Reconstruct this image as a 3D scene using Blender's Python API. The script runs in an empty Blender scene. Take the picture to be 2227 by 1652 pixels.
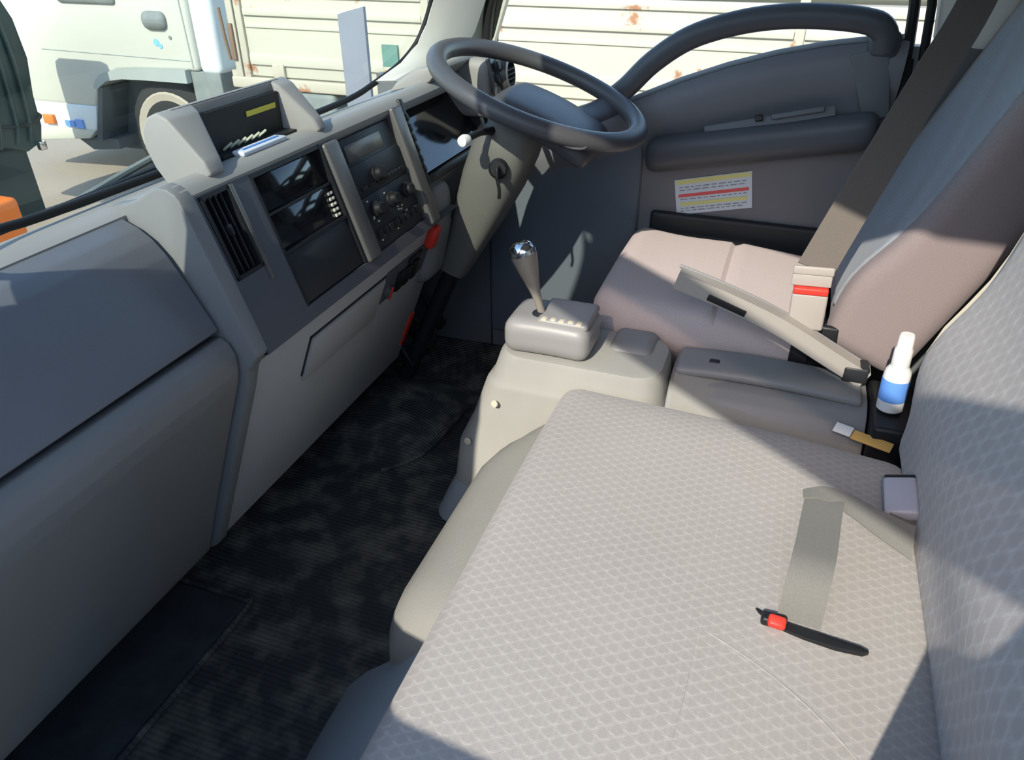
import bpy, bmesh, math, random
from mathutils import Vector, Matrix, Quaternion
random.seed(7)
S = bpy.context.scene
COL = S.collection
R = math.radians

# ------------------------------------------------------------------ camera
cam_d = bpy.data.cameras.new('camera'); cam = bpy.data.objects.new('camera', cam_d); COL.objects.link(cam)
cam_d.sensor_fit = 'HORIZONTAL'; cam_d.sensor_width = 36.0; cam_d.lens = 1620.0 / 2227.0 * 36.0
cam_d.clip_start = 0.02; cam_d.clip_end = 200
cam.location = (-1.05, 0.05, 1.15)
_p, _h = R(31.8), R(19.8)
_f = Vector((math.cos(_p) * math.cos(_h), math.cos(_p) * math.sin(_h), -math.sin(_p)))
cam.rotation_euler = _f.to_track_quat('-Z', 'Y').to_euler()
S.camera = cam

# ------------------------------------------------------------------ world, sun, exposure
SUN_DIR = Vector((1.0, -0.14, -0.76)).normalized()
w = bpy.data.worlds.new('world'); S.world = w; w.use_nodes = True
nt = w.node_tree; nt.nodes.clear()
sky = nt.nodes.new('ShaderNodeTexSky'); sky.sky_type = 'NISHITA'; sky.sun_disc = False
sky.sun_elevation = R(37); sky.sun_rotation = R(-83); sky.air_density = 1.0; sky.dust_density = 0.6; sky.altitude = 50
bg = nt.nodes.new('ShaderNodeBackground'); bg.inputs['Strength'].default_value = 0.42
wo = nt.nodes.new('ShaderNodeOutputWorld')
nt.links.new(sky.outputs[0], bg.inputs[0]); nt.links.new(bg.outputs[0], wo.inputs[0])
sun_d = bpy.data.lights.new('sun', 'SUN'); sun_d.energy = 5.5; sun_d.color = (1.0, 0.92, 0.80); sun_d.angle = R(0.6)
sun = bpy.data.objects.new('sun', sun_d); COL.objects.link(sun)
sun.location = (-6, 1, 6); sun.rotation_euler = SUN_DIR.to_track_quat('-Z', 'Y').to_euler()
S.view_settings.view_transform = 'Standard'; S.view_settings.look = 'None'
S.view_settings.gamma = 1.0; S.view_settings.use_curve_mapping = False
S.view_settings.exposure = 0.0

# ------------------------------------------------------------------ materials
def srgb(r, g, b):
    def c(v):
        v /= 255.0
        return v / 12.92 if v <= 0.04045 else ((v + 0.055) / 1.055) ** 2.4
    return (c(r), c(g), c(b))

class NT:
    def __init__(s, m): s.t = m.node_tree
    def n(s, typ, **kw):
        nd = s.t.nodes.new(typ)
        for k, v in kw.items(): setattr(nd, k, v)
        return nd
    def l(s, a, b): s.t.links.new(a, b)
    def math(s, op, a, b=None, c=None):
        nd = s.n('ShaderNodeMath', operation=op)
        for i, v in enumerate((a, b, c)):
            if v is None: continue
            if isinstance(v, (int, float)): nd.inputs[i].default_value = v
            else: s.l(v, nd.inputs[i])
        return nd.outputs[0]
    def mix(s, fac, a, b):
        nd = s.n('ShaderNodeMix', data_type='RGBA')
        for i, v in ((0, fac), (6, a), (7, b)):
            if isinstance(v, (int, float)): nd.inputs[i].default_value = v
            elif isinstance(v, tuple): nd.inputs[i].default_value = (*v[:3], 1)
            else: s.l(v, nd.inputs[i])
        return nd.outputs[2]

def newmat(name):
    m = bpy.data.materials.new(name); m.use_nodes = True
    return m, NT(m), m.node_tree.nodes['Principled BSDF']

def plastic(name, col, rough=0.5, spec=0.4, grain=0.15, gscale=900, blotch=0.08, bscale=7, metal=0.0):
    """moulded plastic / paint: fine grain in the bump, faint wear mottling in colour"""
    m, t, b = newmat(name)
    tc = t.n('ShaderNodeTexCoord')
    nz = t.n('ShaderNodeTexNoise'); nz.inputs['Scale'].default_value = bscale; nz.inputs['Detail'].default_value = 5
    t.l(tc.outputs['Object'], nz.inputs['Vector'])
    lo = tuple(c * (1 - blotch) for c in col); hi = tuple(min(1, c * (1 + blotch)) for c in col)
    t.l(t.mix(nz.outputs[0], lo, hi), b.inputs['Base Color'])
    b.inputs['Roughness'].default_value = rough; b.inputs['Specular IOR Level'].default_value = spec
    b.inputs['Metallic'].default_value = metal
    if grain > 0:
        g = t.n('ShaderNodeTexNoise'); g.inputs['Scale'].default_value = gscale; g.inputs['Detail'].default_value = 2
        t.l(tc.outputs['Object'], g.inputs['Vector'])
        bp = t.n('ShaderNodeBump'); bp.inputs['Strength'].default_value = grain; bp.inputs['Distance'].default_value = 0.001
        t.l(g.outputs[0], bp.inputs['Height']); t.l(bp.outputs[0], b.inputs['Normal'])
    return m

def fabric(name, base, light, ax=('X', 'Y'), pitch=0.021, amount=1.0):
    """woven seat cloth with a lattice of pale threads"""
    m, t, b = newmat(name)
    tc = t.n('ShaderNodeTexCoord'); sp = t.n('ShaderNodeSeparateXYZ'); t.l(tc.outputs['Object'], sp.inputs[0])
    wob = t.n('ShaderNodeTexNoise'); wob.inputs['Scale'].default_value = 60
    t.l(tc.outputs['Object'], wob.inputs['Vector'])
    wv = t.math('MULTIPLY', t.math('SUBTRACT', wob.outputs[0], 0.5), 0.004)
    u = t.math('ADD', sp.outputs[ax[0]], wv); v = t.math('ADD', sp.outputs[ax[1]], wv)
    def fam(a):
        d = t.math('ADD', t.math('MULTIPLY', u, math.cos(R(a)) / pitch), t.math('MULTIPLY', v, math.sin(R(a)) / pitch))
        f = t.math('ABSOLUTE', t.math('SUBTRACT', t.math('FRACT', d), 0.5))
        return t.math('SMOOTH_MIN', t.math('MULTIPLY', t.math('MAXIMUM', t.math('SUBTRACT', f, 0.30), 0.0), 5.0), 1.0, 0.1)
    a1, a2, a3 = fam(32), fam(-32), fam(90)
    n2 = t.n('ShaderNodeTexNoise'); n2.inputs['Scale'].default_value = 170
    t.l(tc.outputs['Object'], n2.inputs['Vector'])
    gate = t.math('MULTIPLY', t.math('ABSOLUTE', t.math('SUBTRACT', t.math('FRACT', t.math('MULTIPLY', u, 1.7 / pitch)), 0.5)), 2.0)
    diag = t.math('MAXIMUM', a1, a2)
    k = t.math('ADD', t.math('MULTIPLY', diag, t.math('ADD', t.math('MULTIPLY', gate, 0.75), 0.30)), t.math('MULTIPLY', a3, 0.28))
    k = t.math('MULTIPLY', k, t.math('ADD', t.math('MULTIPLY', n2.outputs[0], 1.1), 0.35))
    k = t.math('MINIMUM', t.math('MULTIPLY', k, amount), 1.0)
    big = t.n('ShaderNodeTexNoise'); big.inputs['Scale'].default_value = 5
    t.l(tc.outputs['Object'], big.inputs['Vector'])
    c0 = t.mix(big.outputs[0], tuple(c * 0.93 for c in base), tuple(c * 1.07 for c in base))
    t.l(t.mix(k, c0, light), b.inputs['Base Color'])
    b.inputs['Roughness'].default_value = 0.95; b.inputs['Specular IOR Level'].default_value = 0.1
    b.inputs['Sheen Weight'].default_value = 0.15; b.inputs['Sheen Roughness'].default_value = 0.5
    fz = t.n('ShaderNodeTexNoise'); fz.inputs['Scale'].default_value = 700
    t.l(tc.outputs['Object'], fz.inputs['Vector'])
    hgt = t.math('ADD', t.math('MULTIPLY', fz.outputs[0], 0.5), t.math('MULTIPLY', k, 0.5))
    bp = t.n('ShaderNodeBump'); bp.inputs['Strength'].default_value = 0.35; bp.inputs['Distance'].default_value = 0.002
    t.l(hgt, bp.inputs['Height']); t.l(bp.outputs[0], b.inputs['Normal'])
    return m

def cloth(name, col, rough=0.95):
    m, t, b = newmat(name)
    tc = t.n('ShaderNodeTexCoord')
    nz = t.n('ShaderNodeTexNoise'); nz.inputs['Scale'].default_value = 500; nz.inputs['Detail'].default_value = 3
    t.l(tc.outputs['Object'], nz.inputs['Vector'])
    t.l(t.mix(nz.outputs[0], tuple(c * 0.8 for c in col), tuple(min(1, c * 1.2) for c in col)), b.inputs['Base Color'])
    b.inputs['Roughness'].default_value = rough; b.inputs['Specular IOR Level'].default_value = 0.12
    b.inputs['Sheen Weight'].default_value = 0.1
    bp = t.n('ShaderNodeBump'); bp.inputs['Strength'].default_value = 0.3; bp.inputs['Distance'].default_value = 0.001
    t.l(nz.outputs[0], bp.inputs['Height']); t.l(bp.outputs[0], b.inputs['Normal'])
    return m

def rubber_mat():
    m, t, b = newmat('ribbed_rubber')
    tc = t.n('ShaderNodeTexCoord'); sp = t.n('ShaderNodeSeparateXYZ'); t.l(tc.outputs['Object'], sp.inputs[0])
    nz = t.n('ShaderNodeTexNoise'); nz.inputs['Scale'].default_value = 18; nz.inputs['Detail'].default_value = 8
    t.l(tc.outputs['Object'], nz.inputs['Vector'])
    rmp = t.n('ShaderNodeValToRGB'); rmp.color_ramp.elements[0].position = 0.45; rmp.color_ramp.elements[1].position = 0.75
    rmp.color_ramp.elements[0].color = (0.04, 0.045, 0.047, 1); rmp.color_ramp.elements[1].color = (0.17, 0.165, 0.14, 1)
    t.l(nz.outputs[0], rmp.inputs[0]); t.l(rmp.outputs[0], b.inputs['Base Color'])
    b.inputs['Roughness'].default_value = 0.7; b.inputs['Specular IOR Level'].default_value = 0.3
    rib = t.math('SINE', t.math('MULTIPLY', sp.outputs['X'], 2 * math.pi / 0.0095))
    h = t.math('ADD', rib, t.math('MULTIPLY', nz.outputs[0], 0.8))
    bp = t.n('ShaderNodeBump'); bp.inputs['Strength'].default_value = 0.45; bp.inputs['Distance'].default_value = 0.002
    t.l(h, bp.inputs['Height']); t.l(bp.outputs[0], b.inputs['Normal'])
    return m

def rusty_paint(name, col, amount=0.5, scale=1.2, spots=()):
    """aged white enamel with rust specks, drips and grime"""
    m, t, b = newmat(name)
    tc = t.n('ShaderNodeTexCoord')
    mp = t.n('ShaderNodeMapping'); mp.inputs['Scale'].default_value = (1, 1, 0.35); t.l(tc.outputs['Object'], mp.inputs[0])
    n1 = t.n('ShaderNodeTexNoise'); n1.inputs['Scale'].default_value = 5 * scale; n1.inputs['Detail'].default_value = 9; n1.inputs['Roughness'].default_value = 0.65
    t.l(mp.outputs[0], n1.inputs['Vector'])
    r1 = t.n('ShaderNodeValToRGB'); r1.color_ramp.elements[0].position = 0.70 - 0.08 * amount; r1.color_ramp.elements[1].position = 0.80
    t.l(n1.outputs[0], r1.inputs[0])
    n2 = t.n('ShaderNodeTexNoise'); n2.inputs['Scale'].default_value = 2.2; n2.inputs['Detail'].default_value = 6
    t.l(tc.outputs['Object'], n2.inputs['Vector'])
    base = t.mix(n2.outputs[0], tuple(c * 0.86 for c in col), col)
    c = t.mix(r1.outputs[0], base, (0.36, 0.15, 0.05))
    if spots:
        sp = t.n('ShaderNodeSeparateXYZ'); t.l(tc.outputs['Object'], sp.inputs[0])
        n3 = t.n('ShaderNodeTexNoise'); n3.inputs['Scale'].default_value = 38; n3.inputs['Detail'].default_value = 6
        t.l(tc.outputs['Object'], n3.inputs['Vector'])
        tot = None
        for (y, z, ry, rz) in spots:
            dy = t.math('DIVIDE', t.math('SUBTRACT', sp.outputs['Y'], y), ry); dz_ = t.math('DIVIDE', t.math('SUBTRACT', sp.outputs['Z'], z), rz)
            d = t.math('SQRT', t.math('ADD', t.math('MULTIPLY', dy, dy), t.math('MULTIPLY', dz_, dz_)))
            m_ = t.math('MAXIMUM', t.math('SUBTRACT', 1.0, d), 0.0)
            tot = m_ if tot is None else t.math('MAXIMUM', tot, m_)
        k = t.math('MULTIPLY', t.math('SUBTRACT', t.math('ADD', tot, t.math('MULTIPLY', t.math('SUBTRACT', n3.outputs[0], 0.5), 1.7)), 0.42), 1.8)
        k = t.math('MINIMUM', t.math('MAXIMUM', t.math('MULTIPLY', k, t.math('MINIMUM', t.math('MULTIPLY', tot, 6.0), 1.0)), 0.0), 0.85)
        c = t.mix(k, c, (0.34, 0.13, 0.045))
    t.l(c, b.inputs['Base Color']); b.inputs['Roughness'].default_value = 0.6; b.inputs['Specular IOR Level'].default_value = 0.3
    return m

def asphalt():
    m, t, b = newmat('asphalt')
    tc = t.n('ShaderNodeTexCoord')
    n1 = t.n('ShaderNodeTexNoise'); n1.inputs['Scale'].default_value = 1.3; n1.inputs['Detail'].default_value = 7
    n2 = t.n('ShaderNodeTexNoise'); n2.inputs['Scale'].default_value = 120
    for n in (n1, n2): t.l(tc.outputs['Object'], n.inputs['Vector'])
    c = t.mix(n1.outputs[0], (0.40, 0.335, 0.26), (0.50, 0.42, 0.33))
    t.l(t.mix(t.math('MULTIPLY', n2.outputs[0], 0.5), c, (0.14, 0.135, 0.13)), b.inputs['Base Color'])
    b.inputs['Roughness'].default_value = 0.95
    bp = t.n('ShaderNodeBump'); bp.inputs['Strength'].default_value = 0.4; bp.inputs['Distance'].default_value = 0.01
    t.l(n2.outputs[0], bp.inputs['Height']); t.l(bp.outputs[0], b.inputs['Normal'])
    return m

def glass(name, tint=(0.95, 0.98, 0.96), refl=0.06):
    m = bpy.data.materials.new(name); m.use_nodes = True; t = NT(m); m.node_tree.nodes.clear()
    tr = t.n('ShaderNodeBsdfTransparent'); tr.inputs[0].default_value = (*tint, 1)
    gl = t.n('ShaderNodeBsdfGlossy'); gl.inputs['Roughness'].default_value = 0.02
    lw = t.n('ShaderNodeLayerWeight'); lw.inputs[0].default_value = 0.25
    f = t.math('MULTIPLY', t.math('ADD', lw.outputs['Fresnel'], 0.05), refl * 4)
    mx = t.n('ShaderNodeMixShader'); t.l(t.math('MINIMUM', f, 0.10), mx.inputs[0]); t.l(tr.outputs[0], mx.inputs[1]); t.l(gl.outputs[0], mx.inputs[2])
    o = t.n('ShaderNodeOutputMaterial'); t.l(mx.outputs[0], o.inputs[0])
    return m

RUST = [(1.05, 0.63, 0.10, 0.10), (1.05, 0.69, 0.16, 0.03), (1.92, 0.66, 0.06, 0.06), (1.91, 0.54, 0.05, 0.04), (3.50, 0.70, 0.07, 0.08), (3.92, 0.66, 0.05, 0.06), (3.90, 0.20, 0.10, 0.07), (2.95, 0.70, 0.06, 0.09), (2.75, 0.22, 0.10, 0.06), (0.75, 0.33, 0.05, 0.06), (0.62, 0.36, 0.03, 0.04), (3.45, 0.06, 0.12, 0.09), (2.6, 0.06, 0.10, 0.08), (0.1, 0.5, 0.05, 0.10)]
M = dict(
    upper=plastic('upper_dash_plastic', (0.30, 0.295, 0.28), 0.55, 0.35),
    divider=plastic('divider_plastic', (0.19, 0.195, 0.195), 0.5, 0.4),
    glove=plastic('glove_box_plastic', (0.16, 0.168, 0.185), 0.42, 0.45),
    lowmid=plastic('lower_dash_shade_lift', (0.40, 0.395, 0.38), 0.5, 0.4),  # lower dash plastic, lightened to offset the shade on this downward face
    lower=plastic('lower_dash_plastic', (0.20, 0.20, 0.197), 0.5, 0.4),
    face=plastic('charcoal_fascia', (0.082, 0.086, 0.098), 0.45, 0.4),
    dark=plastic('dark_plastic', (0.018, 0.021, 0.024), 0.5, 0.4),
    black=plastic('black_plastic', (0.012, 0.013, 0.015), 0.45, 0.4),
    piano=plastic('gloss_black', (0.008, 0.009, 0.011), 0.08, 0.6, grain=0, blotch=0),
    silver=plastic('satin_silver_trim', (0.10, 0.098, 0.093), 0.32, 0.5, grain=0.05),
    pillar=plastic('pillar_trim', (0.68, 0.68, 0.63), 0.6, 0.3),
    armrest=plastic('armrest_trim', (0.080, 0.087, 0.099), 0.45, 0.45),
    doorfront=plastic('door_front_pad', (0.125, 0.145, 0.17), 0.6, 0.3),
    door=plastic('door_trim', (0.165, 0.168, 0.182), 0.5, 0.4),
    door_hi=plastic('door_trim_grey', (0.13, 0.14, 0.145), 0.5, 0.4),
    wheel=plastic('steering_wheel_plastic', (0.075, 0.075, 0.08), 0.42, 0.45, grain=0.25),
    column=plastic('column_plastic', (0.125, 0.123, 0.11), 0.5, 0.4),
    cover=plastic('engine_cover_vinyl', (0.33, 0.325, 0.295), 0.6, 0.3, blotch=0.14),
    mound=plastic('engine_cover_carpet', (0.29, 0.287, 0.262), 0.8, 0.15, grain=0.6, gscale=400, blotch=0.12),
    shifter=plastic('shifter_housing_plastic', (0.27, 0.265, 0.255), 0.42, 0.5),
    console=plastic('console_plastic', (0.24, 0.245, 0.245), 0.5, 0.4),
    brake=plastic('parking_brake_plastic', (0.36, 0.335, 0.30), 0.5, 0.4),
    base=plastic('seat_base_plastic', (0.31, 0.35, 0.38), 0.5, 0.4),
    chrome=plastic('chrome', (0.75, 0.76, 0.78), 0.12, 0.5, grain=0, blotch=0, metal=1.0),
    knobmetal=plastic('lever_knob', (0.23, 0.21, 0.18), 0.3, 0.5, grain=0),
    red=plastic('red_plastic', (0.70, 0.045, 0.03), 0.45, 0.4),
    white=plastic('white_plastic', (0.80, 0.80, 0.77), 0.5, 0.4, grain=0),
    cream=plastic('cream_edge_piping', (0.62, 0.55, 0.42), 0.7, 0.2),
    bluelabel=plastic('blue_label', (0.12, 0.30, 0.75), 0.5, 0.4, grain=0),
    orange=plastic('orange_lens', (0.85, 0.20, 0.03), 0.35, 0.5, grain=0),
    amber=plastic('amber_paper', (0.72, 0.42, 0.12), 0.7, 0.2),
    yellow=plastic('yellow_label', (0.80, 0.70, 0.10), 0.6, 0.3, grain=0),
    paper=plastic('sticker_paper', (0.62, 0.68, 0.74), 0.5, 0.3, grain=0, blotch=0.03),
    ink=plastic('printed_ink', (0.25, 0.27, 0.30), 0.5, 0.3, grain=0),
    redink=plastic('red_ink', (0.75, 0.12, 0.12), 0.5, 0.3, grain=0),
    yellowink=plastic('yellow_ink', (0.72, 0.70, 0.28), 0.5, 0.3, grain=0),
    lcd=plastic('display_face', (0.035, 0.04, 0.038), 0.2, 0.5, grain=0),
    lcdgrey=plastic('grey_display', (0.10, 0.095, 0.085), 0.3, 0.5, grain=0),
    mark=plastic('pale_marking', (0.62, 0.60, 0.50), 0.5, 0.3, grain=0),
    seal=plastic('rubber_seal', (0.012, 0.013, 0.013), 0.6, 0.3),
    rubber=plastic('tyre_rubber', (0.028, 0.03, 0.03), 0.8, 0.2, grain=0.4, gscale=90),
    headliner=cloth('roof_lining', (0.36, 0.35, 0.33)),
    floorm=plastic('floor_pan', (0.04, 0.045, 0.05), 0.75, 0.25, grain=0.5, gscale=200, blotch=0.5, bscale=25),
    mat=rubber_mat(),
    bench_c=fabric('bench_cushion_cloth', (0.36, 0.34, 0.315), (0.50, 0.475, 0.44), ('X', 'Y'), 0.0140, 0.62),
    bench_b=fabric('bench_backrest_cloth', (0.36, 0.335, 0.32), (0.48, 0.475, 0.47), ('X', 'Z'), 0.0225, 0.72),
    bench_s=cloth('bench_side_cloth', (0.27, 0.245, 0.225)),
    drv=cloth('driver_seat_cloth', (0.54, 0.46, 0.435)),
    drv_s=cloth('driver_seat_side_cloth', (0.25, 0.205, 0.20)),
    drv_blue=fabric('driver_backrest_cloth', (0.24, 0.26, 0.285), (0.32, 0.345, 0.37), ('X', 'Z'), 0.02, 0.35),
    web=cloth('grey_webbing', (0.185, 0.182, 0.165), 0.8),
    webdark=cloth('dark_belt_webbing', (0.15, 0.132, 0.115), 0.75),
    buckle=plastic('buckle_plastic', (0.38, 0.345, 0.31), 0.45, 0.4),
    lilac=plastic('pale_buckle', (0.42, 0.42, 0.48), 0.4, 0.4),
    glass=glass('windscreen_glass', (0.93, 0.97, 0.95), 0.018),
    sideglass=glass('side_glass', (0.97, 0.99, 0.98), 0.012),
    visor=glass('smoked_visor', (0.34, 0.29, 0.26), 0.012),
    truckwhite=plastic('truck_white_paint', (0.55, 0.56, 0.49), 0.35, 0.4, grain=0, blotch=0.04, bscale=2),
    truckshade=plastic('truck_shade_tint', (0.72, 0.79, 0.82), 0.35, 0.4, grain=0, blotch=0.04, bscale=2),  # white truck paint, lightened and blued to match the shadow on the cab
    cargo=rusty_paint('cargo_side_paint', (0.54, 0.525, 0.43), 0.5, 1.2, RUST),
    cargorail=rusty_paint('cargo_rail_paint', (0.50, 0.47, 0.37), 0.9, 2.0, RUST),
    rust=rusty_paint('rust_stain', (0.22, 0.15, 0.10), 1.0, 4.0),
    truckgrey=plastic('truck_grey_metal', (0.20, 0.23, 0.22), 0.6, 0.3, blotch=0.3, bscale=12),
    fender=plastic('grey_fender', (0.33, 0.37, 0.35), 0.6, 0.3),
    hubm=plastic('dusty_wheel_steel', (0.40, 0.37, 0.30), 0.7, 0.3),
    van=plastic('dark_green_paint', (0.028, 0.055, 0.05), 0.35, 0.5, grain=0, blotch=0.25, bscale=9),
    vandark=plastic('dark_green_bumper', (0.03, 0.05, 0.05), 0.6, 0.3, blotch=0.2),
    truckdark=plastic('dark_wheel_arch', (0.07, 0.085, 0.09), 0.7, 0.2),
    skyblock=plastic('skyblock_grey', (0.22, 0.215, 0.20), 0.9, 0.1, bscale=1.5),
    shadestrip=plastic('shade_strip_grey', (0.21, 0.23, 0.27), 0.6, 0.2),
    sticker_green=plastic('green_grey_sticker', (0.12, 0.24, 0.20), 0.5, 0.3, grain=0),
    clipgreen=plastic('pale_green_clip', (0.42, 0.45, 0.34), 0.5, 0.4, grain=0),
    skyblue=plastic('light_blue_sticker', (0.20, 0.48, 0.75), 0.5, 0.3, grain=0),
    asphalt=asphalt(),
)

# ------------------------------------------------------------------ mesh helpers (each returns a bmesh in world coordinates)
def V(*a): return Vector(a)

def join(*bms):
    out = bmesh.new()
    for b in bms:
        me = bpy.data.meshes.new('tmp'); b.to_mesh(me); out.from_mesh(me); bpy.data.meshes.remove(me); b.free()
    return out

def xf(bm, mat): bmesh.ops.transform(bm, matrix=mat, verts=bm.verts); return bm
def rot_about(p, ang, axis): p = Vector(p); return Matrix.Translation(p) @ Matrix.Rotation(ang, 4, axis) @ Matrix.Translation(-p)

def box(x0, x1, y0, y1, z0, z1, r=0.0, seg=3):
    bm = bmesh.new(); bmesh.ops.create_cube(bm, size=1)
    bmesh.ops.scale(bm, vec=(x1 - x0, y1 - y0, z1 - z0), verts=bm.verts)
    bmesh.ops.translate(bm, vec=((x0 + x1) / 2, (y0 + y1) / 2, (z0 + z1) / 2), verts=bm.verts)
    if r > 0: bmesh.ops.bevel(bm, geom=bm.edges[:], offset=min(r, 0.49 * min(x1 - x0, y1 - y0, z1 - z0)), segments=seg, profile=0.5, affect='EDGES')
    return bm

def obox(c, u, v, n, su, sv, sn, r=0.0, seg=3):
    """box centred at c along the directions u, v, n"""
    bm = box(-su / 2, su / 2, -sv / 2, sv / 2, -sn / 2, sn / 2, r, seg)
    u = Vector(u).normalized(); n = Vector(n).normalized(); v = n.cross(u)
    m = Matrix((u, v, n)).transposed().to_4x4(); m.translation = Vector(c)
    return xf(bm, m)

def softbox(x0, x1, y0, y1, z0, z1, r, step=0.03, fn=None):
    """finely meshed box with rounded edges, optionally deformed by fn"""
    bm = bmesh.new(); lo = (x0, y0, z0); hi = (x1, y1, z1); cache = {}
    nd = [max(4, int(round((hi[i] - lo[i]) / step))) for i in range(3)]
    def coords(i):
        a, b = lo[i], hi[i]; k = min(r, (b - a) / 2)
        edge = [a + k * (1 - math.cos(q * math.pi / 8)) for q in range(4)]
        n = nd[i]; mid = [a + k + (b - a - 2 * k) * q / n for q in range(n + 1)]
        edge2 = [b - (e - a) for e in reversed(edge)]
        return edge + mid + edge2
    cs = [coords(i) for i in range(3)]
    def vert(p):
        q = [min(max(p[i], lo[i] + min(r, (hi[i] - lo[i]) / 2)), hi[i] - min(r, (hi[i] - lo[i]) / 2)) for i in range(3)]
        d = Vector(p) - Vector(q)
        if d.length > 1e-9: p = Vector(q) + d.normalized() * r
        key = tuple(round(c, 5) for c in p)
        if key not in cache: cache[key] = bm.verts.new(fn(Vector(p)) if fn else p)
        return cache[key]
    for ax in range(3):
        a, b = [(1, 2), (2, 0), (0, 1)][ax]
        for side in (0, 1):
            for i in range(len(cs[a]) - 1):
                for j in range(len(cs[b]) - 1):
                    qs = []
                    for (ii, jj) in ((i, j), (i + 1, j), (i + 1, j + 1), (i, j + 1)):
                        p = [0, 0, 0]; p[ax] = hi[ax] if side else lo[ax]; p[a] = cs[a][ii]; p[b] = cs[b][jj]
                        vv = vert(p)
                        if vv not in qs: qs.append(vv)
                    if len(qs) >= 3:
                        if not side: qs.reverse()
                        try: bm.faces.new(qs)
                        except ValueError: pass
    return bm

def prism(pts, axis, a, b, r=0.0, seg=2):
    """polygon extruded along x, y or z: pts are the other two coordinates in order"""
    bm = bmesh.new()
    def mk(p, t):
        return {'x': (t, p[0], p[1]), 'y': (p[0], t, p[1]), 'z': (p[0], p[1], t)}[axis]
    A = [bm.verts.new(mk(p, a)) for p in pts]; B = [bm.verts.new(mk(p, b)) for p in pts]
    bm.faces.new(A); bm.faces.new(list(reversed(B)))
    n = len(pts)
    for i in range(n): bm.faces.new((A[i], B[i], B[(i + 1) % n], A[(i + 1) % n]))
    bmesh.ops.recalc_face_normals(bm, faces=bm.faces)
    if r > 0: bmesh.ops.bevel(bm, geom=bm.edges[:], offset=r, segments=seg, profile=0.5, affect='EDGES')
    return bm

def slab(pts, off):
    """flat polygon given thickness along off"""
    bm = bmesh.new(); A = [bm.verts.new(p) for p in pts]; B = [bm.verts.new(Vector(p) + off) for p in pts]; n = len(pts)
    bm.faces.new(A); bm.faces.new(list(reversed(B)))
    for i in range(n): bm.faces.new((A[i], B[i], B[(i + 1) % n], A[(i + 1) % n]))
    bmesh.ops.recalc_face_normals(bm, faces=bm.faces); return bm

def loft(rows, closed=False, cap=False, thick=0.0):
    """quads between rows of points; thick > 0 gives the sheet a back"""
    bm = bmesh.new(); rv = [[bm.verts.new(p) for p in r] for r in rows]
    for i in range(len(rv) - 1):
        n = len(rv[i])
        for j in range(n if closed else n - 1):
            bm.faces.new((rv[i][j], rv[i][(j + 1) % n], rv[i + 1][(j + 1) % n], rv[i + 1][j]))
    if cap and closed:
        bm.faces.new(list(reversed(rv[0]))); bm.faces.new(rv[-1])
    bmesh.ops.recalc_face_normals(bm, faces=bm.faces)
    if thick: bmesh.ops.solidify(bm, geom=bm.faces[:], thickness=thick)
    return bm

def smooth_path(pts, n=6, closed=False):
    """Catmull-Rom through the points"""
    P = [Vector(p) for p in pts]; out = []; N = len(P)
    for i in range(N if closed else N - 1):
        if closed: p0, p1, p2, p3 = P[(i - 1) % N], P[i], P[(i + 1) % N], P[(i + 2) % N]
        else: p0, p1, p2, p3 = P[max(i - 1, 0)], P[i], P[i + 1], P[min(i + 2, N - 1)]
        for k in range(n):
            t = k / n
            out.append(0.5 * ((2 * p1) + (p2 - p0) * t + (2 * p0 - 5 * p1 + 4 * p2 - p3) * t * t + (3 * p1 - p0 - 3 * p2 + p3) * t ** 3))
    if not closed: out.append(P[-1])
    return out

def tube(path, r, n=12, closed=False, up=None, ry=None):
    """round (or r by ry elliptical) section swept along a path; r may be a list"""
    P = [Vector(p) for p in path]; N = len(P); rows = []
    nrm = None
    for i in range(N):
        if closed: d = P[(i + 1) % N] - P[(i - 1) % N]
        else: d = P[min(i + 1, N - 1)] - P[max(i - 1, 0)]
        d.normalize()
        if up is not None: nrm = Vector(up)
        elif nrm is None: nrm = Vector((0, 0, 1)) if abs(d.z) < 0.9 else Vector((0, 1, 0))
        nrm = (nrm - d * nrm.dot(d)).normalized(); bn = d.cross(nrm)
        ra = r[i] if isinstance(r, (list, tuple)) else r
        rb = ra if ry is None else (ry[i] if isinstance(ry, (list, tuple)) else ry)
        rows.append([P[i] + bn * ra * math.cos(2 * math.pi * k / n) + nrm * rb * math.sin(2 * math.pi * k / n) for k in range(n)])
    if closed: rows.append(rows[0])
    bm = bmesh.new()
    rv = [[bm.verts.new(p) for p in rw] for rw in (rows[:-1] if closed else rows)]
    if closed: rv.append(rv[0])
    for i in range(len(rv) - 1):
        for j in range(n): bm.faces.new((rv[i][j], rv[i][(j + 1) % n], rv[i + 1][(j + 1) % n], rv[i + 1][j]))
    if not closed: bm.faces.new(list(reversed(rv[0]))); bm.faces.new(rv[-1])
    bmesh.ops.recalc_face_normals(bm, faces=bm.faces)
    return bm

def ribbon(path, wv, width, thick=0.002):
    """flat strap along a path; wv is the width direction (one vector or one per point)"""
    rows = []
    P = [Vector(p) for p in path]
    for i, p in enumerate(P):
        w_ = Vector(wv[i] if isinstance(wv, list) else wv).normalized()
        wd = width[i] if isinstance(width, list) else width
        d = (P[min(i + 1, len(P) - 1)] - P[max(i - 1, 0)]).normalized(); nn = d.cross(w_).normalized()
        h = w_ * wd / 2; t = nn * thick / 2
        rows.append([p - h - t, p + h - t, p + h + t, p - h + t])
    return loft(rows, closed=True, cap=True)

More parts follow.
